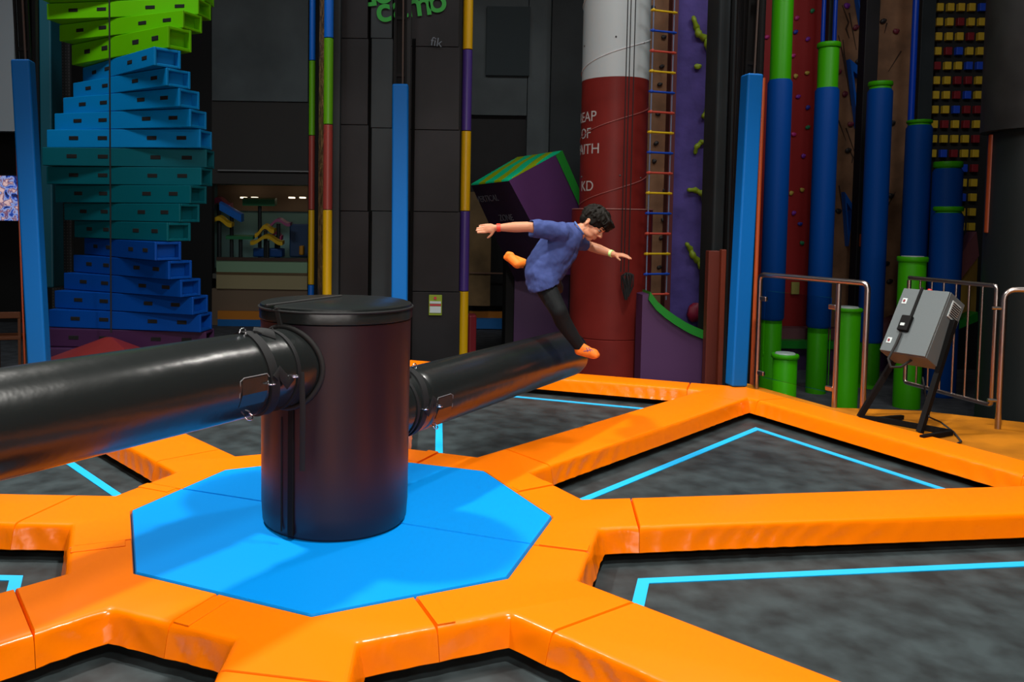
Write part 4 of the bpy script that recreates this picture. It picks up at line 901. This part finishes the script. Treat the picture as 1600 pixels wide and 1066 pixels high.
# neck and torso
chest = J(882, 380, 1.59); pel = J(848, 430, 1.60); nb = J(901, 364, 1.58)
mb.cap(nb, hp(-.02, 0, -.045), .046, .042)
mb.cap(chest, pel, .085, .082); mb.ball(chest, (.10, .12, .10)); mb.cap(nb, chest, .06, .09)
shN = J(874, 363, 1.48); elN = J(824, 354.5, 1.40); wrN = J(776, 356, 1.40)
shF = J(898, 376, 1.70); elF = J(922, 385, 1.80); wrF = J(959, 397.5, 1.66)
mb.cap(shN, chest, .05, .06); mb.cap(shF, chest, .05, .06)
mb.cap(shN, elN, .040, .032); mb.cap(elN, elN * .6 + wrN * .4, .033, .034); mb.cap(elN * .6 + wrN * .4, wrN, .034, .021)
mb.cap(shF, elF, .038, .032); mb.cap(elF, elF * .6 + wrF * .4, .033, .033); mb.cap(elF * .6 + wrF * .4, wrF, .033, .020)
def hand(mb, w_, dirv, up_, thumb, curl, s=1., sp=3.):
    d = dirv.normalized(); x = (thumb - d * thumb.dot(d)).normalized(); n = d.cross(x).normalized()
    if n.dot(up_) > 0: n = -n      # n points to the palm side
    pc = w_ + d * .045 * s
    MX = M((d, x, n)).transposed()
    mb.ball(w_ + d * .018 * s, (.030 * s, .022 * s, .015 * s), MX); mb.ball(pc, (.040 * s, .033 * s, .014 * s), MX); mb.ball(w_ + d * .062 * s, (.020 * s, .034 * s, .012 * s), MX)
    for i, (off, ln) in enumerate(((.026, .058), (.009, .066), (-.008, .061), (-.025, .047))):
        b_ = w_ + d * (.068 - abs(off) * .12) * s + x * off * s; q = b_; dd = (d + x * off * sp).normalized(); r = .0078 * s
        for k, fr in enumerate((.45, .32, .23)):
            a_ = curl * (.4 + .6 * k) + .05 * i; d2 = (dd * cos(a_) + n * sin(a_)).normalized(); q2 = q + d2 * ln * fr * s; mb.cap(q, q2, r, r * .92, 8); q = q2; r *= .92
    t0 = w_ + d * .020 * s + x * .018 * s + n * .004; t1 = t0 + (d * .55 + x * .75 + n * .25).normalized() * .034 * s; t2 = t1 + (d * .8 + x * .5 + n * .3).normalized() * .026 * s
    mb.cap(t0, t1, .011 * s, .0088 * s, 8); mb.cap(t1, t2, .0088 * s, .0072 * s, 8)
hand(mb, wrN, J(732, 358.5, 1.42) - wrN, V((0, 0, 1)), V((.0, -.35, -1)), .06, .98, 0.)
hand(mb, wrF, J(993, 401, 1.60) - wrF, V((0, 0, 1)), V((0, -1, -.25)), .28, .92)
# legs
hN = J(842, 430, 1.57); kN = J(873, 486, 1.42); aN = J(905, 541, 1.50)
hF = J(856, 432, 1.67); kF = J(869, 450, 1.96); aF = J(817, 411, 1.99)
def legs(mb, e):
    mb.cap(hN, hN * .5 + kN * .5, .070 + e, .064 + e); mb.cap(hN * .5 + kN * .5, kN, .064 + e, .052 + e); c = kN * .7 + aN * .3 + V((-.012, .01, 0)); mb.cap(kN, c, .052 + e, .051 + e); mb.cap(c, aN, .051 + e, .034 + e)
    mb.cap(hF, kF, .068 + e, .048 + e); c = kF * .7 + aF * .3; mb.cap(kF, c, .048 + e, .045 + e); mb.cap(c, aF, .045 + e, .029 + e)
legs(mb, -.004)
def foot(mb, an, toe, heel, e=0., w=.034):
    bl = an * .15 + toe * .85; mb.cap(an, heel, .031 + e, .028 + e); mb.cap(heel, bl, .028 + e, .032 + e); mb.cap(an, bl, .030 + e, .024 + e)
    s = (toe - heel).normalized().cross((an - heel)).normalized()
    for k in (-1, 0, 1): mb.cap(bl + s * k * .013, toe + s * k * .014, .024 + e, .019 + e)
toeN = J(931, 555, 1.45); heN = J(905, 548, 1.50)
toeF = J(793, 400, 1.96); heF = J(808, 413, 1.93)
foot(mb, aN, toeN, heN, -.003); foot(mb, aF, toeF, heF, -.002)
body = organic(mb, 'person', m_skin, .0045, 3)
tag(body, 'leaping boy in a blue t-shirt, black leggings and orange socks, arms spread', 'person')
def kid(o): o.parent = body; return o
# leggings
mb = MB(); legs(mb, .004); mb.cap(hN, hF, .075, .075); mb.cap(hN, pel, .07, .085)
kid(organic(mb, 'leggings', m_leg, .007, 4))
mb = MB(); mb.cap(kN * .04 + aN * .96, aN, .034, .034)
# socks
def sock(an, kn, toe, heel):
    mb = MB(); foot(mb, an, toe, heel, .003); mb.cap(an + (kn - an).normalized() * .012, an, .031, .03); return kid(organic(mb, 'sock', m_sock, .005, 3))
sN = sock(aN, kN, toeN, heN); sF = sock(aF, kF, toeF, heF)
m_mark = sm('purple_mark', (.12, .08, .35), .6)
def mark(pts, y0, y1):
    mb = MB()
    for line in pts:
        q = [P(u, v, 1.414 if y0 else 1.9) for u, v in line]; mb.tube(q, .0022, 5)
    return mb
zN = 1.452
mb = MB()
for line in (((916, 543), (919, 548), (917, 553), (921, 556)), ((919, 548), (924, 546), (927, 549)), ((912, 549), (919, 548)), ((920, 543), (922, 548), (926, 553))):
    q = []
    for u, v in line:
        p = P(u, v, 1.47); ax = (toeN * .85 + aN * .15); 
        t_ = max(0, min(1, (p - aN).dot(ax - aN) / (ax - aN).length_squared)); cpt = aN.lerp(ax, t_); view = (CAM - cpt).normalized()
        off = (p - cpt); off = off - view * off.dot(view); rr = .033; q.append(cpt + off + view * sqrt(max(.0001, rr * rr - off.length_squared)))
    mb.tube(q, .002, 5)
kid(mb.build('sock_mark', m_mark))
# shirt
def ringset(path, n=28, cup=True):
    """path: (center, rx, ry, side_vector_hint) lofted closed tube with hollow end"""
    pass
pts = [((905, 358), .050, .056, 1.575), ((898, 363), .080, .105, 1.58), ((886, 372), .108, .140, 1.585), ((873, 388), .128, .135, 1.59), ((861, 405), .135, .125, 1.59), ((852, 420), .133, .130, 1.585), ((848, 434), .122, .142, 1.575), ((849, 444), .106, .148, 1.56), ((851, 450), .100, .146, 1.555)]
cs = [P(u, v, y) for (u, v), _, _, y in pts]; rings = []
n = 32; ydir = V((.0, 1, 0))
for i, (c, q) in enumerate(zip(cs, pts)):
    t = (cs[min(i + 1, len(cs) - 1)] - cs[max(i - 1, 0)]).normalized()
    if i >= len(cs) - 2: t = V((.36, 0, -.93)).normalized()
    x = ydir.cross(t).normalized(); y_ = t.cross(x).normalized()
    rings.append([c + x * q[1] * cos(2 * pi * k / n) + y_ * q[2] * sin(2 * pi * k / n) for k in range(n)])
def shrink(r, s, off): c = sum(r, V((0, 0, 0))) / len(r); return [c + (p - c) * s + off for p in r]
end = rings[-1]; t_in = (cs[-2] - cs[-1]).normalized()
rings += [shrink(end, .88, V((0, 0, 0))), shrink(end, .80, V((-.01, 0, .05))), shrink(end, .2, V((-.01, 0, .06)))]
mb = MB().loft(rings)
def sleeve(mb, path, cup=.05):
    ps = [V(p) for p, _ in path]; rs = [r for _, r in path]; t = (ps[-1] - ps[-2]).normalized()
    ps += [ps[-1], ps[-1] - t * cup, ps[-1] - t * (cup + .005)]; rs += [rs[-1] * .84, rs[-1] * .76, rs[-1] * .2]
    # build rings by hand so the hollow keeps its direction
    up_ = V((0, 1, 0)); nx = (up_ - t * up_.dot(t)).normalized(); ny = t.cross(nx); n = 24
    mb.loft([[p + nx * r * cos(2 * pi * k / n) * 1. + ny * r * sin(2 * pi * k / n) for k in range(n)] for p, r in zip(ps, rs)])
sleeve(mb, [(J(893, 372, 1.54), .055), (shN + V((.02, .0, .0)), .066), (shN, .064), (J(850, 358.5, 1.44), .058), (J(829, 357.5, 1.41), .057)])
sleeve(mb, [(J(887, 374, 1.64), .05), (shF, .060), (J(913, 381, 1.77), .052)])
sh = kid(organic(mb, 'tshirt', m_shirt, .006, 3))
dtex = bpy.data.textures.new('fold_noise', 'CLOUDS'); dtex.noise_scale = .07; dtex.noise_depth = 1
dm = sh.modifiers.new('folds', 'DISPLACE'); dm.texture = dtex; dm.strength = .022; dm.mid_level = .5; dm.texture_coords = 'LOCAL'
mb = MB(); cN = cs[0] + (cs[0] - cs[1]).normalized() * .004; tn = (cs[0] - cs[1]).normalized(); xn = ydir.cross(tn).normalized(); yn = tn.cross(xn)
mb.tube([cN + xn * .052 * cos(a) + yn * .058 * sin(a) for a in [i * 2 * pi / 32 for i in range(33)]], .006, 8); kid(mb.build('collar', sm('collar_blue', (.06, .12, .33), .8), smooth=60))
# hair: cap plus clumped locks
random.seed(11)
mb = MB()
mb.ball(hp(-.014, 0, .030), (.097, .078, .085), HR3, 20, 12)
mb.ball(hp(-.050, 0, -.005), (.052, .062, .052), HR3)
mb.ball(hp(.035, 0, .070), (.060, .062, .038), HR3)
for i in range(150):
    a = random.uniform(0, 2 * pi); e_ = random.uniform(.05, 1.25)
    def hpt(a, e, r=1.): return hp(-.014 + .097 * r * cos(e) * cos(a), .078 * r * cos(e) * sin(a), .030 + .088 * r * sin(e))
    da = random.uniform(-.25, .25); p0 = hpt(a, min(1.45, e_ + .45), 1.0); p1 = hpt(a + da, e_, 1.06); p2 = hpt(a + da * 1.6, e_ - .42, 1.05)
    if cos(a) > .2 and e_ < .5: p2 = hpt(a + da, e_ - .1, 1.12)
    if e_ - .42 < -.05 and cos(a) > -.2: p2 = hpt(a + da, max(e_ - .2, .02), 1.05)
    mb.cap(p0, p1, .007, .0085, 7); mb.cap(p1, p2, .0085, .0035, 7)
for i in range(34):    # fringe hanging over the forehead
    s = random.uniform(-.062, .066); f0 = .062 - abs(s) * .35; p0 = hp(f0 - .02, s * .9, .10); p1 = hp(f0 + .035 + random.uniform(-.006, .01), s, .072 + random.uniform(-.01, .012)); p2 = hp(f0 + .038 + random.uniform(-.006, .006), s + random.uniform(-.015, .015), .032 + random.uniform(-.01, .012))
    mb.cap(p0, p1, .010, .012, 7); mb.cap(p1, p2, .011, .004, 7)
for s in (1, -1):
    for i in range(8): mb.cap(hp(-.004 + i * .006 - .02, s * .070, .025), hp(-.002 + i * .004 - .01, s * .072, -.005 - (i % 3) * .004), .009, .004, 7)
kid(organic(mb, 'hair', m_hair, .0042, 1))
# eyes, brows, mouth line
for s in (1, -1):
    kid(MB().ball(hp(.068, s * .027, -.004), (.0095, .011, .006), HR3, 12, 8).build('eye', sm('eye_white', (.3, .24, .2), .6), smooth=60))
    kid(MB().ball(hp(.0745, s * .028, -.006), (.0045, .006, .005), HR3, 10, 6).build('iris', sm('iris_dark', (.01, .006, .004), .3), smooth=60))
    kid(MB().tube([hp(.078 - .012 * abs(q) ** 2, s * (.027 + q * .013), .001 + .002 * (1 - q * q)) for q in (-1, -.5, 0, .5, 1)], [.0012, .0026, .003, .0026, .0012], 6).build('eyelash', m_hair))
    kid(MB().tube([hp(.084 - .013 * (q + .2) ** 2, s * (.027 + q * .016), .017 + .004 * (1 - q * q)) for q in (-1, -.5, 0, .5, 1)], [.002, .0038, .004, .003, .0015], 6).build('eyebrow', m_hair))
kid(MB().tube([hp(.081 - .10 * abs(q) ** 2 * .12, q * .020, -.058) for q in (-1, -.5, 0, .5, 1)], [.0008, .0018, .002, .0018, .0008], 6).build('lips', sm('lips', (.35, .08, .06), .5)))
# wristbands
def wband(c, d, r, w_, m, nm):
    d = d.normalized(); return kid(MB().tube([c - d * w_ / 2, c - d * w_ / 2 * .99, c + d * w_ / 2], [r, r, r * .97], 20).build(nm, m, smooth=40, bevel=.002))
wband(wrN + (elN - wrN) * .06, elN - wrN, .0265, .024, sm('band_red', (.75, .05, .02), .5), 'red_wristband')
wband(wrF + (elF - wrF) * .10, elF - wrF, .0245, .019, sm('band_green', (.45, .8, .25), .5), 'green_wristband')
# world-space child parts keep their place
bpy.context.view_layer.update()
